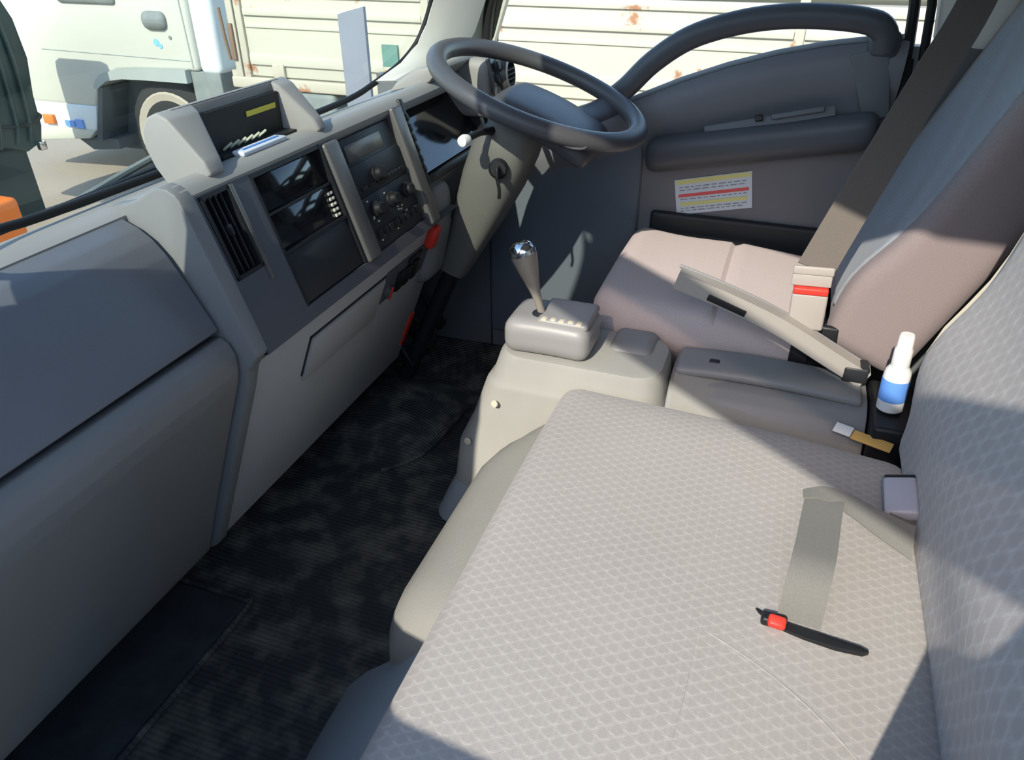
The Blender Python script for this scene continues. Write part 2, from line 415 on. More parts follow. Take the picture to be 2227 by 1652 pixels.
def lathe(prof, base, axis=(0, 0, 1), n=28):
    """prof: list of (radius, height)"""
    q = Vector((0, 0, 1)).rotation_difference(Vector(axis).normalized()); b = Vector(base)
    bm = bmesh.new(); rows = []
    for r, h in prof:
        if r < 1e-6: rows.append([bm.verts.new(b + q @ Vector((0, 0, h)))])
        else: rows.append([bm.verts.new(b + q @ Vector((r * math.cos(2 * math.pi * k / n), r * math.sin(2 * math.pi * k / n), h))) for k in range(n)])
    for i in range(len(rows) - 1):
        a, c = rows[i], rows[i + 1]
        for k in range(n):
            if len(a) == 1 and len(c) == 1: continue
            if len(a) == 1: bm.faces.new((a[0], c[k], c[(k + 1) % n]))
            elif len(c) == 1: bm.faces.new((a[k], a[(k + 1) % n], c[0]))
            else: bm.faces.new((a[k], a[(k + 1) % n], c[(k + 1) % n], c[k]))
    for rw in (rows[0], rows[-1]):
        if len(rw) > 1:
            try: bm.faces.new(rw)
            except ValueError: pass
    bmesh.ops.recalc_face_normals(bm, faces=bm.faces)
    return bm

# ------------------------------------------------------------------ object helpers
def obj(name, bm, m, parent=None, label=None, sharp=38):
    for f in bm.faces: f.smooth = True
    ca = math.cos(R(sharp))
    for e in bm.edges:
        if len(e.link_faces) == 2 and e.link_faces[0].normal.dot(e.link_faces[1].normal) < ca: e.smooth = False
    me = bpy.data.meshes.new(name); bm.normal_update()
    for e in bm.edges:
        if len(e.link_faces) == 2: e.smooth = e.link_faces[0].normal.dot(e.link_faces[1].normal) >= ca
    bm.to_mesh(me); bm.free()
    me.materials.append(M[m] if isinstance(m, str) else m)
    o = bpy.data.objects.new(name, me); COL.objects.link(o)
    if parent is not None:
        o.parent = parent
        if parent.type == 'EMPTY': o.matrix_parent_inverse = Matrix.Translation(-Vector(parent.location))
    if label: o['label'] = label
    return o

def tag(o, label, cat, group=None, kind=None):
    o['label'] = label; o['category'] = cat
    if group: o['group'] = group
    if kind: o['kind'] = kind
    return o

def thing(name, label, cat, loc, group=None, kind=None):
    o = bpy.data.objects.new(name, None); COL.objects.link(o); o.location = loc; o.empty_display_size = 0.05
    return tag(o, label, cat, group, kind)

def struct(name, bm, m, label, cat, parent=None):
    o = obj(name, bm, m, parent); 
    if parent is None: tag(o, label, cat, None, 'structure')
    return o

# ================================================================== THE CAB SHELL
def ws_y(x, z): return 0.95 - 0.35 * (z - 0.816) - 0.05 * (abs(x) / 0.75) ** 4

struct('floor', box(-0.80, 0.84, -0.60, 1.10, -0.01, 0.035), 'floorm', 'dark cab floor under the ribbed mat', 'floor')
struct('wall_front', join(box(-0.80, 0.84, 1.06, 1.10, 0.035, 0.71), prism([(0.955, 0.74), (1.10, 0.66), (1.10, 0.705), (0.968, 0.797)], 'x', -0.80, 0.84)),
       'floorm', 'dark bulkhead behind the dashboard', 'wall')
struct('wall_rear', box(-0.80, 0.84, -0.66, -0.60, -0.01, 1.71), 'headliner', 'rear wall of the cab behind the seats', 'wall')
struct('ceiling', join(box(-0.82, 0.86, -0.66, 0.72, 1.70, 1.76, 0.02)), 'headliner', 'roof lining of the cab', 'ceiling')

# windscreen: opening outline (right half), mirrored
half = [(0.0, 0.815), (0.20, 0.8155), (0.406, 0.821), (0.499, 0.838), (0.587, 0.865), (0.638, 0.903), (0.655, 0.945), (0.660, 0.993), (0.660, 1.10), (0.655, 1.30), (0.64, 1.42), (0.59, 1.475), (0.40, 1.49), (0.0, 1.493)]
outl = half + [(-x, z) for x, z in reversed(half[1:-1])]
outl3 = smooth_path([(x, ws_y(x, z), z) for x, z in outl], 4, True)
g_rows = []
for i in range(15):
    z = 0.800 + (1.51 - 0.800) * i / 14; g_rows.append([V(-0.79 + 1.58 * j / 20, ws_y(-0.79 + 1.58 * j / 20, z) + 0.012, z) for j in range(21)])
win = struct('window_1', loft(g_rows, thick=0.004), 'glass', 'windscreen glass above the dashboard', 'window')
obj('seal', tube(outl3, 0.0062, 10, True), 'seal', win, 'black rubber windscreen seal')
# header over the glass
struct('trim_1', loft([[V(x, ws_y(x, 1.49), 1.485), V(x, ws_y(x, 1.49) - 0.05, 1.55), V(x, ws_y(x, 1.49) - 0.04, 1.71), V(x, ws_y(x, 1.49) + 0.03, 1.73)] for x in (-0.80, -0.4, 0, 0.4, 0.80)], thick=0.01),
       'headliner', 'roof header above the windscreen', 'trim')

def a_pillar(s):
    seal_p = [(0.30, 0.8165), (0.406, 0.821), (0.499, 0.838), (0.587, 0.865), (0.638, 0.903), (0.655, 0.945), (0.660, 0.993), (0.660, 1.10), (0.655, 1.30), (0.64, 1.42), (0.59, 1.475)]
    inner = [(0.30, 0.90, 0.818), (0.45, 0.895, 0.820), (0.58, 0.885, 0.828), (0.69, 0.862, 0.845), (0.745, 0.835, 0.868), (0.768, 0.806, 0.920), (0.778, 0.780, 0.99), (0.784, 0.744, 1.10), (0.786, 0.675, 1.30), (0.778, 0.63, 1.42), (0.76, 0.60, 1.50)]
    rows = []
    k0 = 2 if s > 0 else 4
    for (x, z), q in list(zip(seal_p, inner))[k0:]:
        a = Vector((s * x, ws_y(x, z) - 0.002, z)); b = Vector((s * q[0], q[1], q[2]))
        mid = (a + b) / 2 + Vector((-s * 0.012, -0.006, 0.004)); c = b + Vector((s * 0.035, 0.03, 0.0))
        rows.append([a, mid, b, c])
    bm = loft(rows, thick=0.006)
    return bm
struct('trim_2', a_pillar(1), 'pillar', 'pale grey pillar trim right of the windscreen', 'trim')
struct('trim_3', a_pillar(-1), 'pillar', 'pale grey pillar trim on the passenger side', 'trim')
# outer skin of the pillars
for s_, nm, lb in ((1, 'trim_4', 'outer skin of the driver side windscreen pillar'), (-1, 'trim_5', 'outer skin of the passenger side windscreen pillar')):
    rows = []
    for z in (0.80, 1.0, 1.2, 1.4, 1.53):
        y = ws_y(0.76, z); rows.append([V(s_ * 0.765, y + 0.03, z), V(s_ * 0.83, y - 0.01, z), V(s_ * 0.845, y - 0.07, z), V(s_ * 0.815, y - 0.11, z)])
    struct(nm, loft(rows, thick=0.008), 'truckwhite', lb, 'trim')
# black door-frame seal by the driver's pillar
struct('trim_6', join(tube(smooth_path([(0.802, 0.80, 0.72), (0.803, 0.786, 0.90), (0.802, 0.772, 0.985), (0.80, 0.735, 1.10), (0.798, 0.665, 1.30), (0.785, 0.60, 1.46)], 5), 0.011, 8),
                     tube(smooth_path([(0.822, 0.792, 0.72), (0.822, 0.768, 0.90), (0.82, 0.752, 0.985), (0.818, 0.712, 1.10), (0.812, 0.64, 1.30), (0.80, 0.58, 1.46)], 5), 0.009, 8)),
       'seal', 'black rubber door seal beside the right windscreen pillar', 'trim')
# left side: body panel behind the door opening with a quarter window above it, lower front panel; unseen, outline shaped to cast the seat shadows
struct('wall_left', join(prism([(-0.62, -0.01), (-0.06, -0.01), (-0.10, 0.62), (-0.15, 0.76), (-0.19, 0.90), (-0.19, 1.10), (-0.62, 1.10)], 'x', -0.83, -0.79),
                         box(-0.83, -0.79, -0.62, -0.50, 1.10, 1.58), prism([(-0.62, 1.545), (-0.06, 1.56), (0.12, 1.63), (0.32, 1.69), (0.74, 1.69), (0.74, 1.75), (-0.62, 1.75)], 'x', -0.83, -0.79),
                         box(-0.83, -0.80, 0.82, 1.10, -0.30, 0.80)), 'pillar', 'passenger side body panel behind the door opening', 'wall')
# right side behind the driver's door
struct('wall_right', join(box(0.80, 0.84, -0.62, -0.165, -0.01, 0.925), box(0.82, 0.86, -0.62, -0.48, 0.92, 1.54), box(0.84, 0.87, -0.62, 0.9, -0.30, 0.02), box(0.82, 0.86, -0.62, 0.66, 1.49, 1.71), box(0.806, 0.84, 0.785, 1.10, -0.01, 0.80)),
       'door_hi', 'grey side panel behind the driver door', 'wall')
struct('trim_7', prism([(-0.20, 0.93), (-0.49, 0.90), (-0.46, 1.52), (-0.12, 1.52)], 'x', 0.80, 0.835, 0.012), 'pillar', 'pale grey pillar trim behind the driver door', 'trim')
struct('trim_8', join(tube([(0.805, -0.158, 0.90), (0.803, -0.147, 1.0), (0.80, -0.10, 1.25), (0.79, -0.05, 1.48)], 0.011, 8),
                      tube([(0.80, -0.188, 0.90), (0.80, -0.178, 1.0), (0.797, -0.13, 1.25), (0.79, -0.08, 1.48)], 0.009, 8),
                      tube([(0.80, -0.158, 0.90), (0.80, -0.178, 0.74), (0.80, -0.195, 0.55)], 0.013, 8)),
       'seal', 'black door seal at the rear edge of the driver door', 'trim')

# ================================================================== FLOOR MAT
def mat_fn(x, y):
    z = 0.045
    z += 0.055 * max(0, 1 - ((x - 0.36) / 0.20) ** 2) * max(0, 1 - ((y - 0.88) / 0.15) ** 2) ** 0.6
    z += 0.006 * math.sin(9 * x + 3) * math.sin(7 * y)
    return z
rows = []
for i in range(61):
    x = -0.78 + 1.58 * i / 60; rows.append([V(x, 0.30 + 0.74 * j / 40, mat_fn(x, 0.30 + 0.74 * j / 40)) for j in range(41)])
fm = thing('floor_mat', 'black ribbed rubber floor mat, dusty, in the passenger footwell', 'floor mat', (0, 0.6, 0.04))
obj('ribbed_sheet', loft(rows, thick=0.006), 'mat', fm)
obj('raised_lip', join(tube(smooth_path([(-0.78, 0.842, 0.052), (-0.55, 0.842, 0.053), (-0.32, 0.842, 0.053), (-0.302, 0.855, 0.053), (-0.300, 0.90, 0.053), (-0.298, 1.03, 0.053)], 4), 0.006, 8)), 'mat', fm)
obj('toe_board', box(-0.775, -0.306, 0.848, 1.04, 0.046, 0.055, 0.003), 'floorm', fm, 'smooth dark toe board of the mat')
obj('mat_ridge', join(tube(smooth_path([(0.13, 0.80, 0.055), (0.20, 0.735, 0.065), (0.30, 0.715, 0.07), (0.45, 0.71, 0.06)], 5), 0.006, 8)), 'mat', fm)

# ================================================================== DASHBOARD
def fy(z): return 0.79 - 0.333 * (0.83 - z)            # sloping fascia plane
FN = Vector((0, -1, 0.333)).normalized(); FD = Vector((0, -0.333, -1)).normalized()   # its outward normal and its down direction
def FP(x, z, out=0.0): return Vector((x, fy(z), z)) + FN * out
def fbox(x0, x1, z0, z1, d0, d1, r=0.0, seg=2):
    """box lying on the fascia between depths d0 and d1 along its normal"""
    c = (FP(x0, z0) + FP(x1, z1)) / 2 + FN * (d0 + d1) / 2
    h = (FP(0, z1) - FP(0, z0)).length
    return obox(c, (1, 0, 0), -FD, FN, x1 - x0, h, abs(d1 - d0), r, seg)

dash = thing('dashboard', 'grey moulded dashboard across the cab below the windscreen', 'dashboard', (0, 0.85, 0.17))
XL, XR = -0.79, 0.79
# deck along the glass, and the roll (cowl) at its rear edge
deck_prof = [(0.953, 0.804), (0.940, 0.806), (0.915, 0.810), (0.88, 0.818), (0.855, 0.829), (0.835, 0.841), (0.82, 0.847), (0.806, 0.846), (0.795, 0.840), (0.789, 0.832), (0.790, 0.824), (0.80, 0.812), (0.84, 0.805), (0.95, 0.79)]
obj('deck', prism(deck_prof, 'x', -0.285, 0.762), 'upper', dash)
deck_l = [(0.953, 0.804), (0.935, 0.807), (0.915, 0.809), (0.905, 0.8075), (0.895, 0.8055), (0.887, 0.802), (0.888, 0.79), (0.95, 0.77)]
obj('side_deck', prism(deck_l, 'x', XL, -0.284), 'upper', dash)
# glove box lid (left): convex, from the deck down to the seam
gl = [(0.905, 0.8035), (0.885, 0.7995), (0.862, 0.790), (0.842, 0.776), (0.824, 0.755), (0.806, 0.725), (0.788, 0.692), (0.772, 0.662), (0.765, 0.648), (0.772, 0.643), (0.80, 0.65), (0.87, 0.72), (0.90, 0.77)]
lid = obj('glove_box_lid', prism(gl, 'x', XL, -0.303, 0.004), 'glove', dash)
lo = [(0.764, 0.638), (0.752, 0.630), (0.744, 0.612), (0.745, 0.585), (0.752, 0.56), (0.784, 0.48), (0.816, 0.40), (0.856, 0.30), (0.894, 0.20), (0.905, 0.17), (0.93, 0.17), (0.93, 0.30), (0.86, 0.52), (0.80, 0.63)]
obj('lower_panel', prism(lo, 'x', XL, -0.303, 0.003), 'lower', dash)
obj('shut_line', box(XL, -0.297, 0.79, 0.84, 0.634, 0.652), 'black', dash, 'black gap under the glove box lid')
# strip between the glove box and the centre stack
def lowy(z): return 0.745 + 0.398 * (0.57 - z)
dv = [(0.925, 0.806), (0.915, 0.811), (0.88, 0.8185), (0.855, 0.8295), (0.835, 0.8415), (0.82, 0.8475), (0.806, 0.8465), (0.795, 0.8405), (0.788, 0.832)]
dv += [(fy(z) - 0.003, z) for z in (0.81, 0.75, 0.69, 0.64)] + [(fy(0.608) - 0.002, 0.608), (lowy(0.578) - 0.006, 0.578)] + [(lowy(z) - 0.009, z) for z in (0.54, 0.45, 0.35, 0.25, 0.18)] + [(0.912, 0.163), (0.95, 0.17), (0.95, 0.40), (0.86, 0.62), (0.90, 0.76)]
obj('divider_strip', prism(dv, 'x', -0.2965, -0.267, 0.005), 'divider', dash)
# centre fascia plate with its openings built as frames
obj('fascia', join(fbox(-0.270, -0.150, 0.622, 0.708, -0.030, 0.0), fbox(-0.270, -0.262, 0.708, 0.828, -0.03, 0.0),
                   fbox(-0.200, -0.150, 0.708, 0.828, -0.030, 0.0), fbox(-0.150, 0.335, 0.60, 0.622, -0.030, 0.0),
                   fbox(-0.270, -0.15, 0.60, 0.622, -0.03, 0.0), fbox(-0.268, 0.335, 0.822, 0.832, -0.03, -0.004),
                   fbox(-0.15, 0.335, 0.62, 0.826, -0.05, -0.028),
                   prism([(fy(0.602) + 0.001, 0.602), (lowy(0.578), 0.578), (0.80, 0.578), (0.80, 0.602)], 'x', -0.270, 0.44)), 'face', dash)
# vent
v = obj('air_vent', join(fbox(-0.262, -0.200, 0.709, 0.826, -0.032, -0.028), fbox(-0.262, -0.257, 0.709, 0.826, -0.03, 0.002), fbox(-0.205, -0.200, 0.709, 0.826, -0.03, 0.002),
                         fbox(-0.262, -0.200, 0.709, 0.714, -0.03, 0.002), fbox(-0.262, -0.200, 0.821, 0.826, -0.03, 0.002)), 'black', dash)
for k in range(4):
    x = -0.249 + 0.012 * k
    obj('slat', obox(FP(x, 0.768, -0.010), FD, (1, 0, 0), FN.cross(FD) + FN * 0.35, 0.112, 0.016, 0.0022, 0.0008), 'dark', v)
obj('vent_tab', fbox(-0.232, -0.227, 0.765, 0.780, -0.01, 0.002, 0.001), 'dark', v)
obj('vent_trim', fbox(-0.199, -0.190, 0.686, 0.826, -0.002, 0.003, 0.002), 'silver', dash, 'slim silver strip right of the vent')
# monitor slot: two glossy units and a blank plate
mon = obj('double_slot', join(fbox(-0.150, -0.145, 0.624, 0.826, -0.03, 0.001), fbox(0.037, 0.042, 0.624, 0.826, -0.03, 0.001), fbox(-0.15, 0.042, 0.704, 0.709, -0.03, 0.0),
                              fbox(-0.15, 0.042, 0.763, 0.767, -0.03, -0.004), fbox(-0.15, 0.042, 0.820, 0.826, -0.03, 0.0)), 'black', dash)
obj('upper_screen', fbox(-0.145, 0.037, 0.767, 0.820, -0.028, -0.010, 0.002), 'piano', mon)
obj('lower_screen', fbox(-0.145, 0.037, 0.709, 0.763, -0.028, -0.008, 0.002), 'piano', mon)
obj('screen_buttons', join(*[fbox(0.018 + 0.009 * (k % 2), 0.024 + 0.009 * (k % 2), 0.712 + 0.009 * (k // 2), 0.717 + 0.009 * (k // 2), -0.009, -0.005, 0.001) for k in range(10)]), 'mark', mon)
obj('blank_plate', fbox(-0.147, 0.040, 0.624, 0.704, -0.03, -0.003, 0.002), 'dark', dash, 'matt charcoal blank plate below the screens')
# upright strips
obj('upright_strip', fbox(0.045, 0.090, 0.618, 0.824, -0.02, 0.007, 0.006, 3), 'silver', dash, 'satin silver upright bar between screens and radio')
obj('upright_strip', fbox(0.292, 0.333, 0.605, 0.834, -0.02, 0.010, 0.006, 3), 'silver', dash, 'satin silver upright bar beside the gauges')
# radio and heater controls
rad = obj('radio', join(fbox(0.093, 0.290, 0.617, 0.818, -0.03, -0.006, 0.003)), 'black', dash)
obj('display', fbox(0.110, 0.240, 0.778, 0.806, -0.008, -0.0035, 0.001), 'lcdgrey', rad)
obj('faceplate', fbox(0.098, 0.285, 0.722, 0.772, -0.008, -0.003, 0.002), 'dark', rad)
obj('heater_plate', fbox(0.098, 0.285, 0.622, 0.716, -0.008, -0.003, 0.002), 'dark', rad)
for x, z, rr in ((0.176, 0.742, 0.016), (0.130, 0.690, 0.015), (0.192, 0.690, 0.015), (0.254, 0.690, 0.015)):
    obj('knob', lathe([(rr, 0), (rr, 0.006), (rr * 0.82, 0.008), (rr * 0.76, 0.017), (rr * 0.6, 0.019), (0, 0.019)], FP(x, z, -0.003), FN, 20), 'black', rad)
for k in range(8):
    x = 0.108 + 0.022 * k
    obj('button', fbox(x, x + 0.017, 0.640, 0.656, -0.004, 0.001, 0.002), 'black', rad)
for k in range(6):
    x = 0.112 + 0.029 * k
    obj('button', fbox(x, x + 0.022, 0.726, 0.733, -0.004, 0.0, 0.001), 'black', rad)
for k in range(18):
    x = 0.105 + 0.17 * random.random(); z = 0.63 + 0.09 * random.random()
    obj('marking', fbox(x, x + 0.004 + 0.004 * random.random(), z, z + 0.0025, -0.004, -0.0022), 'mark', rad)
# gauge cluster
cl = obj('instrument_cluster', join(fbox(0.335, 0.350, 0.672, 0.842, -0.06, 0.006, 0.004), fbox(0.690, 0.71, 0.69, 0.84, -0.06, 0.0, 0.004), fbox(0.335, 0.71, 0.672, 0.690, -0.06, 0.004, 0.004),
                                    fbox(0.335, 0.71, 0.69, 0.842, -0.085, -0.075)), 'black', dash)
obj('lens', obox(FP(0.52, 0.762, -0.035), (1, 0, 0), (0, 0.62, 0.78), Vector((0, -0.78, 0.62)), 0.338, 0.155, 0.003), 'piano', cl, 'glossy dark gauge lens')
for x in (0.44, 0.54, 0.63):
    c = FP(x, 0.755, -0.060); obj('gauge', lathe([(0.042, 0), (0.042, 0.006), (0.038, 0.006), (0.037, 0.002), (0, 0.002)], c, FN, 28), 'lcd', cl)
obj('bezel_buttons', join(*[fbox(0.337, 0.347, 0.70 + 0.02 * k, 0.713 + 0.02 * k, 0.004, 0.009, 0.002) for k in range(6)]), 'dark', cl)
# hood over the gauges, right end with the switch bank and the round side vent
obj('gauge_hood', prism([(0.80, 0.846), (0.775, 0.872), (0.782, 0.882), (0.83, 0.872), (0.88, 0.842), (0.90, 0.82)], 'x', 0.50, 0.705, 0.005), 'upper', dash)
obj('end_pod', join(softbox(0.665, 0.755, 0.725, 0.86, 0.74, 0.872, 0.02, 0.02)), 'upper', dash)
sb = obj('switch_bank', obox((0.700, 0.722, 0.832), (1, 0, 0), (0, 0, 1), (0, -1, 0.25), 0.055, 0.085, 0.012, 0.004), 'silver', dash)
for k in range(3): obj('switch', obox((0.700, 0.712, 0.805 + 0.026 * k), (1, 0, 0), (0, 0, 1), (0, -1, 0.3), 0.04, 0.02, 0.012, 0.003), 'dark', sb)
sv = obj('side_vent', join(lathe([(0.040, 0), (0.043, 0.02), (0.038, 0.032), (0.030, 0.034), (0.028, 0.02), (0, 0.02)], (0.735, 0.728, 0.830), (0.05, -1, 0.12), 28)), 'silver', dash)
obj('slat', join(*[obox((0.736, 0.700, 0.812 + 0.011 * k), (1, 0, 0), (0, 1, 0.1), (0, -0.1, 1), 0.05, 0.012, 0.002) for k in range(4)]), 'dark', sv)
# lower centre panel and ashtray drawer
lc = [(lowy(0.580) - 0.001, 0.580), (lowy(0.30), 0.30), (lowy(0.175), 0.175), (lowy(0.165) + 0.008, 0.165), (0.94, 0.17), (0.94, 0.30), (0.80, 0.580)]
obj('lower_centre_panel', prism(lc, 'x', -0.268, 0.440, 0.003), 'lowmid', dash)
LN = Vector((0, -1, -0.398)).normalized(); LD = Vector((0, 0.398, -1)).normalized()
def LP(x, z, o=0.0): return Vector((x, lowy(z), z)) + LN * o
def lbox(x0, x1, z0, z1, d0, d1, r=0.0): 
    c = (LP(x0, z0) + LP(x1, z1)) / 2 + LN * (d0 + d1) / 2
    return obox(c, (1, 0, 0), -LD, LN, x1 - x0, (LP(0, z1) - LP(0, z0)).length, abs(d1 - d0), r, 2)
obj('drawer_gap', join(lbox(-0.110, 0.165, 0.536, 0.541, -0.002, 0.0025), lbox(-0.110, -0.106, 0.455, 0.541, -0.002, 0.0025)), 'black', dash, 'dark gap around the ashtray drawer')
obj('ashtray_drawer', lbox(-0.104, 0.160, 0.440, 0.535, -0.002, 0.007, 0.004), 'lowmid', dash)
# row of small switches, red lever, red strip
sw = obj('switch_row', lbox(0.168, 0.425, 0.468, 0.545, -0.002, 0.004, 0.003), 'face', dash)
obj('cigarette_lighter', join(lathe([(0.014, 0), (0.014, 0.008), (0.010, 0.010), (0, 0.010)], LP(0.192, 0.492, 0.003), LN, 18)), 'silver', sw)
obj('lighter_mark', lbox(0.187, 0.197, 0.478, 0.506, 0.012, 0.0145, 0.001), 'red', sw)
for x, z in ((0.222, 0.500), (0.255, 0.500), (0.292, 0.500)): obj('switch', lbox(x, x + 0.026, z - 0.022, z + 0.022, 0.003, 0.012, 0.003), 'black', sw)
obj('switch', lbox(0.26, 0.32, 0.530, 0.542, 0.003, 0.01, 0.002), 'black', sw)
obj('hazard_knob', lbox(0.334, 0.362, 0.538, 0.588, 0.0, 0.022, 0.006), 'red', dash, 'red upright knob at the end of the switch row')
obj('warning_strip', lbox(0.415, 0.441, 0.225, 0.315, -0.001, 0.003, 0.001), 'red', dash, 'red strip low on the panel edge')
# driver side: knee panel
kp = [(0.742, 0.672), (0.752, 0.66), (0.80, 0.60), (0.85, 0.52), (0.90, 0.40), (0.93, 0.38), (0.95, 0.50), (0.92, 0.70), (0.80, 0.70)]
obj('knee_panel', prism(kp, 'x', 0.335, 0.765, 0.004), 'lower', dash)
obj('knee_bulge', softbox(0.36, 0.47, 0.735, 0.86, 0.42, 0.66, 0.035, 0.03, lambda p: V(p.x + 0.02 * (0.66 - p.z), p.y + 0.25 * max(0, 0.56 - p.z), p.z)), 'lower', dash)
# the tray unit on top of the dash
TP = lambda x0, x1, pts, r=0.006: prism(pts, 'x', x0, x1, r, 3)
side_poly = [(0.793, 0.845), (0.800, 0.862), (0.848, 0.916), (0.866, 0.924), (0.885, 0.916), (0.897, 0.898), (0.900, 0.874), (0.890, 0.846), (0.872, 0.820), (0.85, 0.812)]
back_poly = [(0.860, 0.845), (0.862, 0.923), (0.866, 0.924), (0.885, 0.916), (0.897, 0.898), (0.900, 0.874), (0.890, 0.840)]
def taper(bm, side):
    for v in bm.verts:
        if v.co.y < 0.858:
            t = (0.858 - v.co.y) / 0.065
            if side < 0 and v.co.x > -0.185: v.co.x -= 0.040 * t
            if side > 0 and v.co.x < 0.055: v.co.x += 0.022 * t
    return bm
tray = obj('tray_hood', join(taper(TP(-0.222, -0.152, side_poly, 0.004), -1), taper(TP(0.035, 0.078, side_poly, 0.004), 1), TP(-0.20, 0.06, back_poly, 0.004)), 'upper', dash)
obj('tray_recess', join(box(-0.152, 0.036, 0.825, 0.87, 0.834, 0.849), box(-0.152, 0.036, 0.852, 0.862, 0.848, 0.908)), 'dark', tray)
obj('yellow_label', obox((-0.015, 0.8505, 0.889), (1, 0, 0), (0, 0, 1), (0, -1, 0), 0.075, 0.008, 0.0015), 'yellow', tray)
for k in range(6):
    obj('pen_clip', obox((-0.122 + 0.017 * k, 0.840, 0.857), (0.6, -0.5, 0.5), (0, 0.7, 0.7), (0, -0.7, 0.7), 0.016, 0.006, 0.005, 0.0015), 'clipgreen', tray)
obj('note_pad', box(-0.130, -0.02, 0.806, 0.828, 0.846, 0.853, 0.002), 'paper', tray)
obj('pen_groove', box(-0.12, -0.03, 0.814, 0.818, 0.8525, 0.8545), 'bluelabel', tray)

# ================================================================== STEERING
wc = Vector((0.50, 0.547, 0.844)); tilt = 0.331
WM = Matrix.Translation(wc) @ Matrix.Rotation(tilt, 4, 'X')
whl = thing('steering_wheel', 'grey two-spoke steering wheel in front of the driver seat', 'steering wheel', wc)
ring = [WM @ Vector((0.220 * math.cos(a), 0.220 * math.sin(a), 0)) for a in [2 * math.pi * k / 72 for k in range(72)]]
obj('rim', tube(ring, 0.0205, 16, True, up=(0, math.sin(-tilt), math.cos(tilt)), ry=0.0185), 'wheel', whl)
def hubfn(p):
    r = math.hypot(p.x, p.y); return V(p.x, p.y, p.z - 0.9 * r * r)
obj('hub_pad', xf(softbox(-0.105, 0.105, -0.160, 0.075, -0.058, -0.008, 0.024, 0.02, hubfn), WM), 'wheel', whl)
for sgn in (-1, 1):
    pth = [(sgn * 0.08, -0.085, -0.035), (sgn * 0.12, -0.100, -0.030), (sgn * 0.160, -0.118, -0.018), (sgn * 0.190, -0.130, -0.004)]
    obj('spoke', xf(tube(smooth_path(pth, 5), 0.034, 14, ry=0.012, up=(0, 0, 1)), WM), 'wheel', whl)
colm = thing('steering_column', 'grey steering column shroud under the steering wheel', 'steering column', (0.5, 0.66, 0.33))
rows = []
for (y, z, hw, hd) in ((0.575, 0.800, 0.040, 0.040), (0.590, 0.775, 0.066, 0.056), (0.620, 0.725, 0.078, 0.068), (0.650, 0.655, 0.074, 0.066), (0.685, 0.575, 0.060, 0.056), (0.72, 0.50, 0.045, 0.045), (0.76, 0.42, 0.036, 0.036)):
    ax = Vector((0, 0.36, -0.93)).normalized(); n2 = Vector((0, -0.93, -0.36)).normalized(); rw = []
    for k in range(20):
        a = 2 * math.pi * k / 20; ca, sa = math.cos(a), math.sin(a)
        e = 0.6; cx = math.copysign(abs(ca) ** e, ca); sx = math.copysign(abs(sa) ** e, sa)
        rw.append(Vector((0.5, y, z)) + Vector((1, 0, 0)) * hw * cx + n2 * hd * sx)
    rows.append(rw)
obj('shroud', loft(rows, True, True), 'column', colm)
obj('shaft', tube([(0.5, 0.75, 0.44), (0.5, 0.90, 0.12), (0.5, 0.93, 0.05)], 0.022, 12), 'black', colm)
stalk = obj('stalk', tube(smooth_path([(0.44, 0.628, 0.772), (0.40, 0.640, 0.777), (0.352, 0.652, 0.773)], 4), [0.010, 0.009, 0.008, 0.008, 0.007, 0.007, 0.007, 0.007, 0.007], 10), 'black', colm)
obj('stalk_end', lathe([(0.004, -0.012), (0.0105, -0.010), (0.0125, 0), (0.0105, 0.010), (0.004, 0.0125), (0, 0.0128)], (0.345, 0.653, 0.772), (-1, 0.2, 0), 16), 'white', stalk, 'white stalk end')
obj('stalk', tube(smooth_path([(0.56, 0.628, 0.772), (0.62, 0.640, 0.775), (0.66, 0.648, 0.774)], 4), 0.008, 10), 'black', colm)
kk = obj('ignition_barrel', lathe([(0.021, 0), (0.021, 0.022), (0.016, 0.028), (0, 0.028)], (0.432, 0.612, 0.700), (-1, -0.25, 0.1), 18), 'black', colm)
obj('key', join(obox((0.392, 0.601, 0.700), (1, 0.25, -0.1), (0, 0, 1), (0.25, -1, 0), 0.034, 0.024, 0.006, 0.002), tube(smooth_path([(0.38, 0.598, 0.692), (0.382, 0.594, 0.668), (0.386, 0.596, 0.648)], 4), 0.004, 8)), 'black', kk)
# pedals deep in the footwell
pd = thing('pedal_set', 'dark pedals under the steering column', 'pedals', (0.58, 0.95, 0.05))
for x, w_, y in ((0.50, 0.06, 0.90), (0.60, 0.06, 0.90), (0.71, 0.045, 0.92)):
    a = obj('pedal', obox((x, y, 0.16), (1, 0, 0), (0, 0.5, 0.85), (0, -0.85, 0.5), w_, 0.075, 0.014, 0.004), 'black', pd)
    obj('pedal_arm', tube([(x, y + 0.008, 0.17), (x, y + 0.09, 0.30), (x, 1.04, 0.46)], 0.008, 8), 'dark', a)

